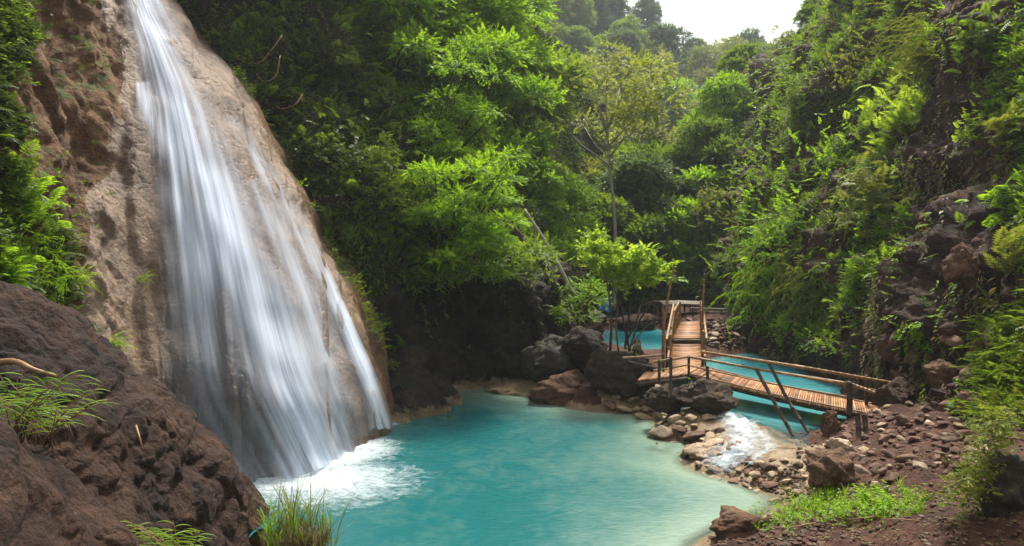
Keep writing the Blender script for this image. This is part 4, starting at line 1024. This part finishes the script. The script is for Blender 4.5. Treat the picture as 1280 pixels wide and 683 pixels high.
# the forest on the hill that closes the valley
LAB = {'round': 'mid green rounded tree', 'bright': 'fresh light green tree', 'dark': 'dark blue green tree', 'olive': 'olive green tree',
       'tan': 'yellowish thin-leaved tree', 'bamboo': 'feathery bamboo clump'}
rf_ = np.random.default_rng(77); kinds = []
cnt = 0
for row in range(15):
    v = .02 + row / 15 * .92; ncol = 13 + (row < 6) * 3
    for c in range(ncol):
        u = (c + rf_.uniform(.1, .9)) / ncol; i = int(np.clip((v + rf_.uniform(-.03, .03)) * 119, 0, 119)); j = int(np.clip(u * 159, 0, 159)); p = PB.G[i, j]
        px, py = proj(p)
        if px < 330 or px > 1090: continue
        if p[1] < 47: continue
        a = px / 1280; z = rf_.uniform()
        if row < 4: kd = ['dark', 'round', 'dark', 'olive', 'round', 'tan'][int(z * 6)]
        elif 690 < px < 840 and row < 8: kd = ['tan', 'olive', 'tan', 'bamboo', 'olive'][int(z * 5)]
        elif px > 840: kd = ['bright', 'round', 'bright', 'olive', 'round'][int(z * 5)]
        elif px < 640: kd = ['bright', 'bright', 'round', 'bamboo'][int(z * 4)]
        else: kd = ['round', 'bamboo', 'dark', 'olive', 'bamboo', 'round'][int(z * 6)]
        sc0 = rf_.uniform(.8, 1.3); s = sc0 * (1.25 if p[1] > 120 else 1.0) * (.8 if p[1] < 70 else 1)
        wh = ('on the ridge line' if row < 3 else 'high on the far hillside' if row < 6 else 'halfway up the far hillside' if row < 9 else 'low on the far hillside') + (
            ', behind the dark cliff' if px < 560 else ', left of the slender tree' if px < 720 else ', behind the slender tree' if px < 810 else ', right of the slender tree' if px < 900 else ', beside the right cliff')
        tree('bamboo_clump' if kd == 'bamboo' else 'jungle_tree', K[kd][int(rf_.uniform() * 2)], tuple(p + [0, 0, -.8]), ('tall ' if sc0 > 1.13 else 'medium ' if sc0 > .96 else 'small ') + LAB[kd] + ' ' + wh, 'trees of the far forest', rf_.uniform(0, 6.28), s); cnt += 1
print('forest', cnt)
# trees on the crests and shoulders nearer by: (px, py of the foot, depth, height m, kind, label)
near = [
 (520, 330, 38, 13, 'bright', 'broad bright green tree covering the ledge right of the waterfall'),
 (575, 290, 41, 13, 'bright', 'tall bright green tree behind the ledge right of the waterfall'),
 (480, 190, 37, 12, 'bright', 'leafy green tree high on the cliff crest right of the waterfall'),
 (560, 180, 44, 14, 'bright', 'tall light green tree rising behind the cliff crest'),
 (620, 250, 48, 12, 'round', 'mid green tree behind the right shoulder of the dark cliff'),
 (430, 60, 37, 10, 'dark', 'dark green tree hanging over the cliff crest near the top of the picture'),
 (350, 20, 34, 9, 'dark', 'dark tree above the top of the waterfall'),
 (520, 60, 46, 15, 'round', 'tall green tree at the upper edge left of the forest'),
 (640, 330, 45, 9, 'bamboo', 'bamboo clump behind the leaning trunk'),
 (880, 300, 58, 9, 'round', 'bushy green tree on the left shoulder of the right cliff'),
 (905, 235, 62, 9, 'bright', 'light green tree on the upper shoulder of the right cliff'),
 (930, 150, 72, 7, 'round', 'rounded green tree on the skyline left of the right cliff'),
 (985, 105, 66, 4.5, 'olive', 'olive tree on the sloping skyline of the right cliff'),
 (1020, 75, 58, 4.6, 'round', 'green tree near the top of the sloping skyline'),
 (1075, 20, 47, 8, 'olive', 'olive tree above the right cliff at the upper edge'),
 (850, 360, 54, 8, 'dark', 'dark green tree at the foot of the shadowed gully'),
 (700, 385, 47, 8, 'bright', 'bright green tree low behind the outcrop'),
 (820, 372, 53, 7, 'bamboo', 'small bamboo clump behind the shelter'),
 (765, 376, 50, 7, 'round', 'small round tree behind the blue tarp'),
 (895, 372, 50, 7, 'olive', 'olive green tree behind the long rack'),
 (660, 385, 42, 8, 'bright', 'light green tree behind the leaning trunk')]
HT = {'round': 11, 'bright': 11, 'dark': 12, 'olive': 13, 'tan': 12, 'bamboo': 13}
for i, (x, y, d, h, kd, lab) in enumerate(near):
    tree('bamboo_clump' if kd == 'bamboo' else 'jungle_tree', K[kd][i % 2], tuple(D(x, y, d)), lab, None, i * 1.3, h / HT[kd])

# the slender pale tree in front of the forest
def path(pts): return [D(*p) for p in pts]
pt = path([(768, 388, 47), (769, 330, 47), (768, 270, 47), (762, 210, 47), (759, 165, 47), (757, 110, 47.3)])
st = thing('slender_tree', tuple(pt[0]), 'slender pale trunked tree with a thin yellow green crown before the forest', 'tree')
loc = np.array(pt) - pt[0]; mb = MB(); mb.tube(catmull(loc, 22), np.linspace(.14, .05, 22), 8)
ends = []
for k, (x, y, t) in enumerate(((716,122,.72),(738,88,.80),(760,66,.95),(790,84,.82),(815,112,.72),(728,155,.66),(792,148,.66),(745,120,.78),(775,110,.8),(690,142,.62),(838,120,.7))):
    e = D(x, y, 47 + rg.uniform(-2, 2)) - pt[0]; b = catmull(loc, 50)[int(t * 49)]; mb.tube([b, (b + e) / 2 + [0, 0, -.3], e], [.06, .04, .015], 5); ends.append(e)
link('trunk', mb.mesh('trunk'), M['palebark'], st)
for k in range(13):
    a = rg.uniform(0, 6.28); q = rg.uniform(.2, 1) ** .5; ends.append(D(765 + 72 * q * math.cos(a), 112 + 52 * q * math.sin(a), 47 + rg.uniform(-2.5, 2.5)) - pt[0])
V, T = crown_mesh([(e, (1.15, 1.15, .6)) for e in ends], TWB, 16, .95, 5); link('crown', mesh_np('crown', V, [T], smooth=False), M['leaf_tan'], st)

# young trees on the outcrop beside the bridge
yt = thing('young_tree', tuple(D(778, 436, 27)), 'young tree with bright round leaves and several thin trunks on the outcrop', 'tree')
o0 = D(778, 436, 27); mb = MB(); ends = []
stems = [([(764,440),(764,400),(760,360),(752,330)], .055), ([(786,440),(780,405),(776,370),(778,340)], .05), ([(783,438),(786,400),(790,365),(800,340)], .05),
         ([(790,440),(797,405),(810,385),(822,366)], .045), ([(784,432),(796,400),(802,378),(812,350)], .04), ([(773,442),(770,410),(772,380),(765,350)], .035), ([(789,436),(805,412),(835,392)], .03)]
for pts, r_ in stems:
    q = np.array([D(x, y, 27 + .5 * math.sin(i * 2 + x)) for i, (x, y) in enumerate(pts)]) - o0; q[0][1] = 0; mb.tube(catmull(q, 10), np.linspace(r_, r_ * .4, 10), 7); ends.append(q[-1])
link('trunk', mb.mesh('trunk'), M['bark'], yt)
spots = [(745,300,9),(737,312,12),(752,312,14),(768,318,14),(748,332,16),(762,342,16),(778,335,14),(790,332,14),(803,322,12),(815,335,13),(800,345,15),(825,340,10),(788,352,15),(812,355,12),(833,335,8),(776,360,12),(740,295,6),(838,350,6),(735,325,8)]
cl = [(D(x, y, 27 + rg.uniform(-.5, .5)) - o0, (r_ / F * 27, r_ / F * 27, r_ / F * 20)) for x, y, r_ in spots]
V, T = crown_mesh(cl, [t_rosette(nl=7, ls=.26, lw=.62, seed=i + 9) for i in range(4)] + [t_twig(nl=7, L=.5, ls=.24, lw=.62, seed=i + 90) for i in range(3)], 95, .70, 9, -.5); link('crown', mesh_np('crown', V, [T], smooth=False), M['leaf_lime'], yt)

# bushes given by their outline in blobs: (px, py, radius px)
def bush(name, label, blobs, d, mat, tpls, dens, s0, seed, cat='bush', flat=.7, foot=None, group=None, dvar=.6, stem=True, bark='bark', droop=.15):
    o0 = D(foot[0], foot[1], foot[2] if len(foot) > 2 else d) if foot else D(blobs[0][0], blobs[0][1] + blobs[0][2], d)
    r = np.random.default_rng(seed); cl = []
    for x, y, q in blobs:
        dd = d + r.uniform(-dvar, dvar); a = q / F * dd; cl.append((D(x, y, dd) - o0, (a, a, a * flat)))
    t = thing(name, tuple(o0), label, cat, group)
    V, T = crown_mesh(cl, tpls, dens, s0, seed, droop); link('crown' if cat == 'tree' else 'foliage', mesh_np('foliage', V, [T], smooth=False), M[mat], t)
    if stem:
        mb = MB()
        for c, a in cl:
            mid = c * .5 + [0, 0, abs(c[2]) * .08] + r.normal(0, .1, 3); mb.tube([r.normal(0, .05, 3), mid, c], [.07 * d / 28, .045 * d / 28, .015], 6)
        link('trunk' if cat == 'tree' else 'stem', mb.mesh('stem'), M[bark], t)
    return t
r_ = np.random.default_rng(3)
def blobs(x0, x1, y0, y1, n, q0, q1, shape=None):
    out = []
    while len(out) < n:
        x, y = r_.uniform(x0, x1), r_.uniform(y0, y1)
        if shape is None or shape(x, y): out.append((x, y, r_.uniform(q0, q1)))
    return out
bush('overhanging_tree', 'lush vivid green tree leaning out over the dark cliff in tiers of leaves', 
     blobs(512, 672, 190, 345, 46, 12, 25, lambda x, y: x < 655 - abs(y - 250) * .22 and y > 190 and (x - 512) * 1.1 + 40 > (y - 345) * -.2), 27.5, 'leaf_bright', TWB, 130, .52, 41, cat='tree', flat=.35, foot=(560, 330, 31), dvar=2.0)
bush('overhanging_tree', 'lighter green tree filling the gap above the vivid leaning tree', 
     blobs(500, 625, 60, 215, 38, 14, 27), 33, 'leaf_bright', TW, 80, .85, 42, cat='tree', flat=.45, foot=(540, 235, 36), dvar=2.5)
bush('overhanging_tree', 'dark leafed tree hanging below the vivid tree against the black rock', 
     blobs(525, 690, 300, 352, 20, 10, 19), 27.5, 'leaf_mid', TWB, 95, .6, 43, cat='tree', flat=.35, foot=(600, 340, 30), dvar=1.2)
bush('shrub', 'yellow green shrub glowing at the end of the dark cliff beside the pool outcrop', 
     blobs(706, 752, 345, 398, 15, 7, 13), 30, 'leaf_bright', TW, 75, .75, 44, flat=.7, foot=(728, 402, 30))
bush('shrub', 'low light green shrub on top of the boulders under the young tree', 
     blobs(700, 745, 385, 405, 7, 6, 10), 28.6, 'leaf_mid', TW, 75, .6, 45, foot=(722, 412, 28.6))
bush('shrub', 'small leafy sprig growing at the top of the tan boulders by the trunks', [(787,440,5),(793,436,4),(800,433,4)], 26, 'leaf_lime', TW, 90, .4, 46, foot=(790, 448, 26))
bush('shrub', 'tiny green plant on the mossy rock under the bridge', [(865,477,4),(870,479,3)], 22.0, 'leaf_bright', TW, 120, .3, 47, foot=(868, 483, 22.0))
# the leaning trunks
for i, (pts, r0, lab) in enumerate((([(612,262,29.5),(640,285,29.6),(668,315,29.8),(692,352,30),(706,385,30)], .13, 'thick leaning trunk reaching down past the end of the dark cliff'),
                                 ([(655,262,30.4),(680,300,30.4),(700,335,30.4),(716,368,30.4)], .07, 'thinner leaning trunk beside the thick leaning one'))):
    mb = MB(); q = catmull(np.array(path(pts)), 16); mb.tube(q, np.linspace(r0, r0 * 1.15, 16), 9)
    tag(link('leaning_trunk', mb.mesh('leaning_trunk'), M['palebark' if i else 'bark']), lab, 'trunk')

# ------------------------------------------------------------------ plants that grow out of the canyon walls
def wall_frames(N_, r, out=1.0, up=.3, jit=.45):
    y = norm(N_ * out + UP * up + r.normal(0, jit, N_.shape)); return frames(len(N_), y, norm(UP + N_ * .3 + r.normal(0, .2, N_.shape)))
def wall_plants(name, label, patch, n, wfun, tpls, mat, smin, smax, seed, up=.3, out=1.0, jit=.45, vine=False, push=.0):
    r = np.random.default_rng(seed); P, N_ = patch.sample(n, r, wfun)
    if vine: Fm = frames(n, norm(N_ * [1, 1, 0] + r.normal(0, .15, N_.shape)), np.tile(UP, (n, 1)))
    else: Fm = wall_frames(N_, r, out, up, jit)
    P = P + N_ * push; V, T = scatter(tpls, P, Fm, r.uniform(smin, smax, n), r)
    return tag(link(name, mesh_np(name, V, [T], smooth=False), M[mat]), label, None, kind='stuff')
def near_w(G):      # seen areas weigh the same on screen: thin out with distance
    return 1 / np.maximum(G[..., 1], 6) ** 1.3
def vis(G, x0=-80, x1=1360, y0=-90, y1=700):
    px, py = proj(G); return ((px > x0) & (px < x1) & (py > y0) & (py < y1)).astype(float)
def clumpy(G, sc, s, th=.0, soft=.25): return np.clip((fbm(G * sc, 3, s) - th) / soft + .5, 0, 1)
def bareR(G):
    px, py = proj(G)
    # the bare red scar that runs down the right cliff, and the rocky foot of the wall
    cx = np.interp(py, [-80, 60, 160, 260, 330, 420, 520, 600], [1215, 1205, 1195, 1200, 1190, 1160, 1130, 1150]); wd = np.interp(py, [-80, 100, 250, 400, 520], [34, 36, 56, 88, 82])
    b = np.clip((np.abs(px - cx) + fbm(G * .9, 3, 19) * 34 - wd) / 18, 0, 1)
    foot = np.clip((np.interp(px, [900, 960, 1040, 1110, 1180, 1280], [405, 425, 455, 470, 490, 640]) - py) / 14, 0, 1)
    gully = 1 - .85 * np.exp(-(((px - 905) / 34) ** 2 + ((py - 240) / 62) ** 2))
    return np.maximum(b, .03) * np.maximum(foot, .0) * gully
wR = lambda G, n: near_w(G) * vis(G) * bareR(G)
wall_plants('ferns_on_right_cliff', 'arching ferns hanging over the right cliff', PR, 9000, lambda G, n: wR(G, n) * clumpy(G, .45, 5), FE, 'leaf_mid', .3, .75, 1, up=.1)
wall_plants('leaves_on_right_cliff', 'leafy undergrowth covering the right cliff', PR, 16000, lambda G, n: wR(G, n) * clumpy(G, .4, 6), TW, 'leaf_mid', .5, 1.15, 2)
wall_plants('bright_leaves_on_right_cliff', 'bright green sprays on the ledges of the right cliff', PR, 6500, lambda G, n: wR(G, n) * clumpy(G, .35, 7, .12, .12), TWB, 'leaf_bright', .35, .75, 3, up=.5)
wall_plants('vines_on_right_cliff', 'creepers hanging down the right cliff', PR, 7500, lambda G, n: near_w(G) * vis(G) * np.maximum(bareR(G), .06) * clumpy(G, .5, 8), VI, 'leaf_mid', .7, 1.6, 4, vine=True)
wall_plants('dry_creepers_on_right_cliff', 'dry brown creepers hanging on the right cliff', PR, 3200, lambda G, n: near_w(G) * vis(G) * clumpy(G, .5, 9), VI, 'leaf_dry', .8, 2.0, 5, vine=True)
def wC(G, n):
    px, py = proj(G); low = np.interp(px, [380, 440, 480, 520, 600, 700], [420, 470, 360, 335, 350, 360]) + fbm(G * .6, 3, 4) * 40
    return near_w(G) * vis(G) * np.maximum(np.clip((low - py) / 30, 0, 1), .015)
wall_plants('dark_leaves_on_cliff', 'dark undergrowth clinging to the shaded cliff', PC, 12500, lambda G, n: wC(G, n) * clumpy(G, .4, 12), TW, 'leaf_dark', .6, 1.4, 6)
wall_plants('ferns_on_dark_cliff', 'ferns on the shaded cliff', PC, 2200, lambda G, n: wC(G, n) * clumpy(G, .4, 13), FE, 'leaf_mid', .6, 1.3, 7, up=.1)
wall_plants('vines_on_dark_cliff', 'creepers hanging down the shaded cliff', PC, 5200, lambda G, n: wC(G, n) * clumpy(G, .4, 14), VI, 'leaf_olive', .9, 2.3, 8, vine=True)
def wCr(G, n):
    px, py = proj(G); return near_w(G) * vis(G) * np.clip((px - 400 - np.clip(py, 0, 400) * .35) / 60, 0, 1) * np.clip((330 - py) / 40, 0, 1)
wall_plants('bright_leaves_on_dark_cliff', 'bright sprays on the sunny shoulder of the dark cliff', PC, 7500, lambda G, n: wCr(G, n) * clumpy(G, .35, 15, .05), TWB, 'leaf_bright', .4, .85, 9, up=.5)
def wL(G, n):
    px, py = proj(G); e = np.interp(py, [-60, 0, 60, 150, 240, 300, 400], [62, 46, 38, 32, 50, 84, 90]) + fbm(G * .9, 3, 4) * 22
    return near_w(G) * vis(G) * np.maximum(np.clip((e - px) / 16, 0, 1), .02 * (px < 130)) * (py < 470)
wall_plants('ferns_on_left_cliff', 'ferns and leaves covering the left cliff', PL, 4200, lambda G, n: wL(G, n) * clumpy(G, .7, 22), FE, 'leaf_dark', .25, .65, 10, up=.1)
wall_plants('leaves_on_left_cliff', 'leafy undergrowth on the left cliff', PL, 8000, lambda G, n: wL(G, n) * clumpy(G, .6, 23), TW, 'leaf_mid', .3, .75, 11)
def wLe(G, n):      # right rim of the flowstone
    px, py = proj(G); e = np.interp(py, [-60, 0, 110, 250, 390, 480], [196, 226, 312, 385, 452, 486]); return near_w(G) * (np.abs(px - e - 8) < 16) * (py < 470) * (py > -60) * clumpy(G, .8, 3, .1)
wall_plants('moss_on_fall_rim', 'small plants on the rim right of the falls', PL, 700, wLe, TW, 'leaf_mid', .3, .8, 12)

# ferns and bushes that stand out: each its own
def wallbush(name, label, px, py, bvh, mat, tpls, n, s, seed, out=1.0, up=.3, cat='plant', spread=.25, group=None, sz=1.0):
    p, n_ = hit(bvh, px, py)
    if p is None: print('miss', label); return
    if np.dot(n_, np.array([0, 0, CZ]) - p) < 0: n_ = -n_
    n = int(n * 2.1); s = s * .62; r = np.random.default_rng(seed); N_ = np.tile(n_, (n, 1)); P = n_ * .05 + r.normal(0, spread, (n, 3)) * [1, .6, 1]
    P = P - n_ * np.minimum(P @ n_, 0)[:, None]
    y = norm(N_ * out + UP * up + r.normal(0, .6, N_.shape)); V, T = scatter(tpls, P, frames(n, y, norm(UP + r.normal(0, .2, N_.shape))), r.uniform(.75, 1.25, n) * s, r)
    o = link(name, mesh_np(name, V, [T], smooth=False), M[mat]); o.location = p; return tag(o, label, cat, group)
bR, bL, bC = PR.bvh, PL.bvh, PC.bvh
for i, (x, y, mt, tp, n, s, sp, lab) in enumerate((
  (1262,165,'leaf_olive',FE,16,1.5,.3,'big bright fern reaching in from the right edge, uppermost'),
  (1268,250,'leaf_bright',FE,16,1.4,.35,'big bright fern at the right edge below the uppermost one'),
  (1268,330,'leaf_olive',FE,14,1.2,.3,'bright fern at the right edge beside the red scar'),
  (1220,160,'leaf_lime',TWB,26,.8,.3,'lime leafed sprig beside the upper part of the red scar'),
  (1095,345,'leaf_bright',RO,22,1.4,.35,'broad leafed plant low on the wall above the bridge end'),
  (1150,415,'leaf_bright',TWB,26,.8,.35,'bright leafy plant on the square grey rock'),
  (1075,360,'leaf_mid',RO,22,1.3,.4,'dark broad leafed plant on the wall above the bridge'),
  (1010,350,'leaf_olive',BA,60,1.3,.8,'drooping olive grass curtain left of the broad leafed plants'),
  (965,350,'leaf_bright',BA,80,1.5,1.0,'hanging curtain of bright grass above the far end of the pool'),
  (990,290,'leaf_bright',TWB,80,1.2,1.1,'mass of bright leaves halfway up the right cliff'),
  (950,250,'leaf_mid',TWB,80,1.4,1.3,'dense green bush at the left shoulder of the right cliff'),
  (1050,200,'leaf_bright',TWB,70,1.1,1.0,'bright bush high on the right cliff'),
  (1100,250,'leaf_olive',FE,60,1.5,.9,'group of large drooping ferns in the middle of the right cliff'),
  (1130,150,'leaf_lime',FE,46,1.4,.8,'yellow green ferns high on the right cliff'),
  (1160,60,'leaf_olive',BA,60,1.4,.8,'grassy tuft hanging at the top of the right cliff'),
  (1240,40,'leaf_mid',FE,40,1.2,.6,'ferns at the upper right corner'),
  (1000,120,'leaf_mid',TWB,80,1.4,1.3,'green bush on the skyline slope'),
  (1080,90,'leaf_olive',TWB,70,1.2,1.0,'olive bush under the skyline'))):
    wallbush('fern' if tp is FE else 'bush', lab, x, y, bR, mt, tp, n, s, 300 + i, spread=sp, cat='fern' if tp is FE else 'bush')
for i, (x, y, mt, tp, n, s, sp, lab) in enumerate((
  (20,215,'leaf_mid',FE,22,.95,.25,'bright fern on the left edge of the cliff, uppermost'),
  (30,262,'leaf_bright',FE,26,.95,.3,'bright fern on the left edge below the uppermost'),
  (20,310,'leaf_mid',BA,40,.9,.3,'long leaved bright grass clump at the left edge'),
  (48,345,'leaf_bright',BA,46,.8,.3,'bright grass clump above the huge brown boulder'),
  (10,355,'leaf_bright',FE,22,.8,.25,'lime green fern above the huge brown boulder at the left edge'),
  (95,350,'leaf_lime',BA,22,.6,.09,'small lime grass tuft beside the flowstone'),
  (178,350,'leaf_lime',BA,10,.4,.06,'tiny grass tuft at the left border of the falls'),
  (135,432,'leaf_lime',BA,14,.6,.06,'grass tuft in the cleft behind the huge brown boulder'))):
    wallbush('fern' if tp is FE else 'grass_tuft', lab, x, y, bL, mt, tp, n, s, 340 + i, spread=sp, cat='fern' if tp is FE else 'grass tuft')
for i, (x, y, mt, tp, n, s, sp, lab) in enumerate((
  (520,90,'leaf_mid',TWB,80,1.3,1.0,'leafy bush high on the dark cliff left of the light green tree'),
  (430,110,'leaf_dark',FE,50,1.5,.9,'dark ferns high on the shaded cliff'),
  (335,50,'leaf_dark',TWB,60,1.2,.8,'dark bush right of the top of the waterfall'),
  (455,50,'leaf_mid',TWB,80,1.3,1.1,'green bush hanging from the cliff crest'),
  (440,210,'leaf_dark',TWB,70,1.2,.9,'dark leafy mass halfway up the shaded cliff'),
  (495,250,'leaf_mid',BA,90,1.3,1.0,'pale drooping grass curtain beside the vivid leaning tree'),
  (385,240,'leaf_dark',RO,26,1.3,.5,'broad leafed dark plant right of the falls rim'),
  (395,180,'leaf_mid',RO,16,1.0,.4,'light broad leafed plant on the shaded wall'),
  (510,285,'leaf_bright',TWB,22,.8,.4,'bright sprig against the dark rock left of the leaning tree'),
  (440,345,'leaf_dark',TWB,30,.8,.4,'dark shrub low beside the falls'))):
    wallbush('fern' if tp is FE else 'bush', lab, x, y, bC, mt, tp, n, s, 360 + i, spread=sp, cat='fern' if tp is FE else 'bush')
# bare hanging branches beside the top of the falls
for i, (pts, lab) in enumerate((([(352,45,28.6),(340,62,28.2),(325,78,28),(309,80,28)], 'bare curved branch hanging right of the falls, uppermost'),
      ([(350,70,28.4),(345,95,28),(330,102,27.9),(320,92,27.9)], 'bare looping branch just below the uppermost one'),
      ([(378,118,28.4),(370,130,28),(355,136,28),(345,134,28)], 'bare straight branch below the looping one'))):
    mb = MB(); mb.tube(catmull(np.array(path(pts)), 12), np.linspace(.028, .010, 12), 6); tag(link('bare_branch', mb.mesh('bare_branch'), M['bamboo']), lab, 'branch')

# ------------------------------------------------------------------ grass patches by the path and in the foreground
def grass_patch(name, label, pts, n, tpls, mat, s, seed, jx, jy, cat='grass tuft', bvh=None, kind=None):
    r = np.random.default_rng(seed); P = []
    for k in range(n * 3):
        c = pts[r.integers(len(pts))]; p, q = hit(bvh or gsub, c[0] + r.normal(0, jx), c[1] + r.normal(0, jy))
        if p is not None: P.append(p)
        if len(P) >= n: break
    P = np.array(P); a = r.uniform(0, 6.28, len(P)); y = np.stack([np.cos(a), np.sin(a), a * 0], -1)
    V, T = scatter(tpls, P, frames(len(P), y, norm(UP + r.normal(0, .15, P.shape))), r.uniform(.6, 1.3, len(P)) * s, r)
    o = link(name, mesh_np(name, V, [T], smooth=False), M[mat]); return tag(o, label, None if kind else cat, kind=kind)
HB = [t_twig(nl=12, L=.35, ls=.09, lw=.5, droop=-.6, seed=i + 60) for i in range(4)]
gp1 = [(985,645),(1000,650),(1015,640),(1030,632),(1050,628),(1080,632),(1100,625),(1120,622),(1140,636),(1090,638),(1060,640),(970,655),(1110,640)]
grass_patch('herb_patch', 'patch of low bright green herbs growing along the edge of the path', gp1, 330, HB, 'leaf_bright', .8, 1, 17, 8, 'herbs')
grass_patch('grass_patch', 'fine green grass growing among the herbs at the edge of the path', gp1, 110, GR, 'leaf_bright', .5, 2, 17, 8, 'grass')
gp2 = [(1205,600),(1215,570),(1232,550),(1215,590),(1240,520),(1262,520),(1270,560),(1225,610),(1250,500)]
P_, Nn_ = PR.sample(1200, np.random.default_rng(8), lambda G, n: vis(G, 1235, 1340, 380, 640) * near_w(G))
for nm, lab, tp, mt, k0, k1, s in (('fern_bank', 'dense olive ferns hanging down the bank at the right edge', FE, 'leaf_olive', 0, 420, .75), ('grass_bank', 'long drooping grass on the bank at the right edge', BA, 'leaf_mid', 420, 900, .8), ('herb_bank', 'small leafed herbs on the bank at the right edge', TW, 'leaf_mid', 900, 1200, .7)):
    r = np.random.default_rng(k0); n_k = k1 - k0; V, T = scatter(tp, P_[k0:k1], wall_frames(Nn_[k0:k1], r, 1, .2), r.uniform(.6, 1.2, n_k) * s, r)
    tag(link(nm, mesh_np(nm, V, [T], smooth=False), M[mt]), lab, None, kind='stuff')
# herbs around the base of the mossy black boulder
r = np.random.default_rng(15); P = np.array([D(rx, ry, 11.2 + rz) for rx, ry, rz in zip(np.linspace(1248, 1205, 260) + r.normal(0, 13, 260), np.linspace(520, 632, 260) + r.normal(0, 8, 260), r.uniform(-.2, .7, 260))])
V, T = scatter(TW + HB, P, wall_frames(np.tile([-.5, -.8, .2], (260, 1)), r), r.uniform(.4, .9, 260), r)
tag(link('mossy_herbs', mesh_np('mossy_herbs', V, [T], smooth=False), M['leaf_olive']), 'mossy herbs creeping down left of the black boulder at the right edge', 'herbs')

def blade_plant(name, label, px, py, d, n, L, wdt, mat, seed, spread=1.0, lean=(0, 0), cane=True):
    """a young cane plant: thin stems with long narrow leaves"""
    r = np.random.default_rng(seed); o0 = D(px, py, d); b = TB(); mb = MB()
    for i in range(n):
        a = r.uniform(-1.0, 1.0); dx = np.array([math.sin(a) * .55 + lean[0], -.25 * r.uniform(0, 1), 1.0]); l = L * r.uniform(.6, 1.1); base = np.array([r.normal(0, .06), r.normal(0, .05), 0])
        f = lambda t: base + dx * l * t * .8 + np.array([math.sin(a) * .35 * l * t * t * spread, 0, -.22 * l * t * t])
        if cane: mb.tube([f(t) for t in (0, .35, .7, 1)], [.006, .005, .004, .002], 5)
        for k in range(7):
            t = .3 + .7 * k / 7; s_ = 1 if k % 2 else -1; p = f(t); dd = norm(np.array([s_ * r.uniform(.5, 1), r.normal(0, .3), r.uniform(.1, .6)])); ll = L * .27 * r.uniform(.6, 1.15)
            pts = [p + dd * ll * q - UP * ll * .45 * q * q for q in (0, .25, .5, .75, 1)]
            b.strip(pts, [wdt * .4, wdt, wdt * .95, wdt * .6, .001], norm(np.cross(dd, [0, -.6, .8])))
    V, T = b.out(); t = thing(name, tuple(o0), label, 'plant')
    link('leaves', mesh_np('leaves', V, [T], smooth=False), M[mat], t); 
    if cane: link('stem', mb.mesh('stem'), M['bamboo'], t)
blade_plant('cane_plant', 'wispy bamboo grass plant growing from the dark hollow of the big boulder', 22, 552, 6.25, 22, 1.05, .011, 'leaf_bright', 1)
blade_plant('cane_plant', 'thin bamboo grass sprig leaning right beside the wispy plant', 58, 556, 6.2, 12, .9, .010, 'leaf_lime', 2, 1.6, (.3, 0))
blade_plant('cane_plant', 'small bamboo grass growing at the lower edge before the big boulder', 226, 708, 6.9, 15, .8, .010, 'leaf_lime', 3)
gt = [(345,672),(362,660),(380,668),(395,676),(338,680),(405,686),(370,682)]
def tuft(name, label, pts, d, n, L, mat, seed, mound=None):
    r = np.random.default_rng(seed); P = np.array([D(*(np.array(pts[r.integers(len(pts))]) + r.normal(0, 9, 2)), d + r.normal(0, .2)) for _ in range(n)])
    o0 = P.mean(0); a = r.uniform(0, 6.28, n); y = np.stack([np.cos(a), np.sin(a), a * 0], -1); V, T = scatter([t_grass(9, L, .010, i, 1.0) for i in range(5)], P - o0, frames(n, y, np.tile(UP, (n, 1))), r.uniform(.6, 1.2, n), r)
    t = thing(name, tuple(o0), label, 'grass tuft'); link('blades', mesh_np('blades', V, [T], smooth=False), M[mat], t); return t
boulder('mossy earth mound under the grass at the bottom of the pool edge', 368, 708, 112, 84, 11.0, 91, 'ochre', deep=.6, planes=6)
tuft('grass_tuft', 'tall wispy grass on the mound at the lower edge of the pool', gt, 10.8, 22, .85, 'leaf_olive', 5)
tuft('grass_tuft', 'shorter bright grass mixed into the wispy tuft on the mound', gt, 10.7, 18, .5, 'leaf_bright', 6)
tuft('grass_tuft', 'reddish dry grass at the foot of the wispy tuft', [(350,688),(380,690),(400,692)], 10.6, 44, .36, 'leaf_dry', 7)

# fallen leaves on the soil
r = np.random.default_rng(55); P = []
for i in range(900):
    p, q = hit(gsub, r.uniform(960, 1280), r.uniform(560, 683))
    if p is not None and p[2] > .5: P.append(p + [0, 0, .02])
P = np.array(P); a = r.uniform(0, 6.28, len(P)); V, T = scatter([tuple(leaf(np.zeros(3), [0, 1, .1], UP, .09, .04, .1))], P, frames(len(P), np.stack([np.cos(a), np.sin(a), a * 0], -1), norm(UP + r.normal(0, .4, P.shape))), r.uniform(.5, 1.4, len(P)), r)
tag(link('leaf_litter', mesh_np('leaf_litter', V, [T], smooth=False), M['leaf_dry']), 'dry fallen leaves scattered on the red soil', None, kind='stuff')

# ------------------------------------------------------------------ the air
mb = MB(); mb.box((20, 115, 48), (240, 135, 51.5)); hz = mb.mesh('haze', smooth=False); m = newmat('haze'); t = NT(m)
pv = t.n('ShaderNodeVolumePrincipled'); pv.inputs['Color'].default_value = (.86, .93, 1, 1); pv.inputs['Density'].default_value = .00045; pv.inputs['Anisotropy'].default_value = .3
o = t.n('ShaderNodeOutputMaterial'); t.l(pv.outputs[0], o.inputs['Volume']); tag(link('haze', hz, m), 'thin bluish haze filling the valley', None, kind='stuff')
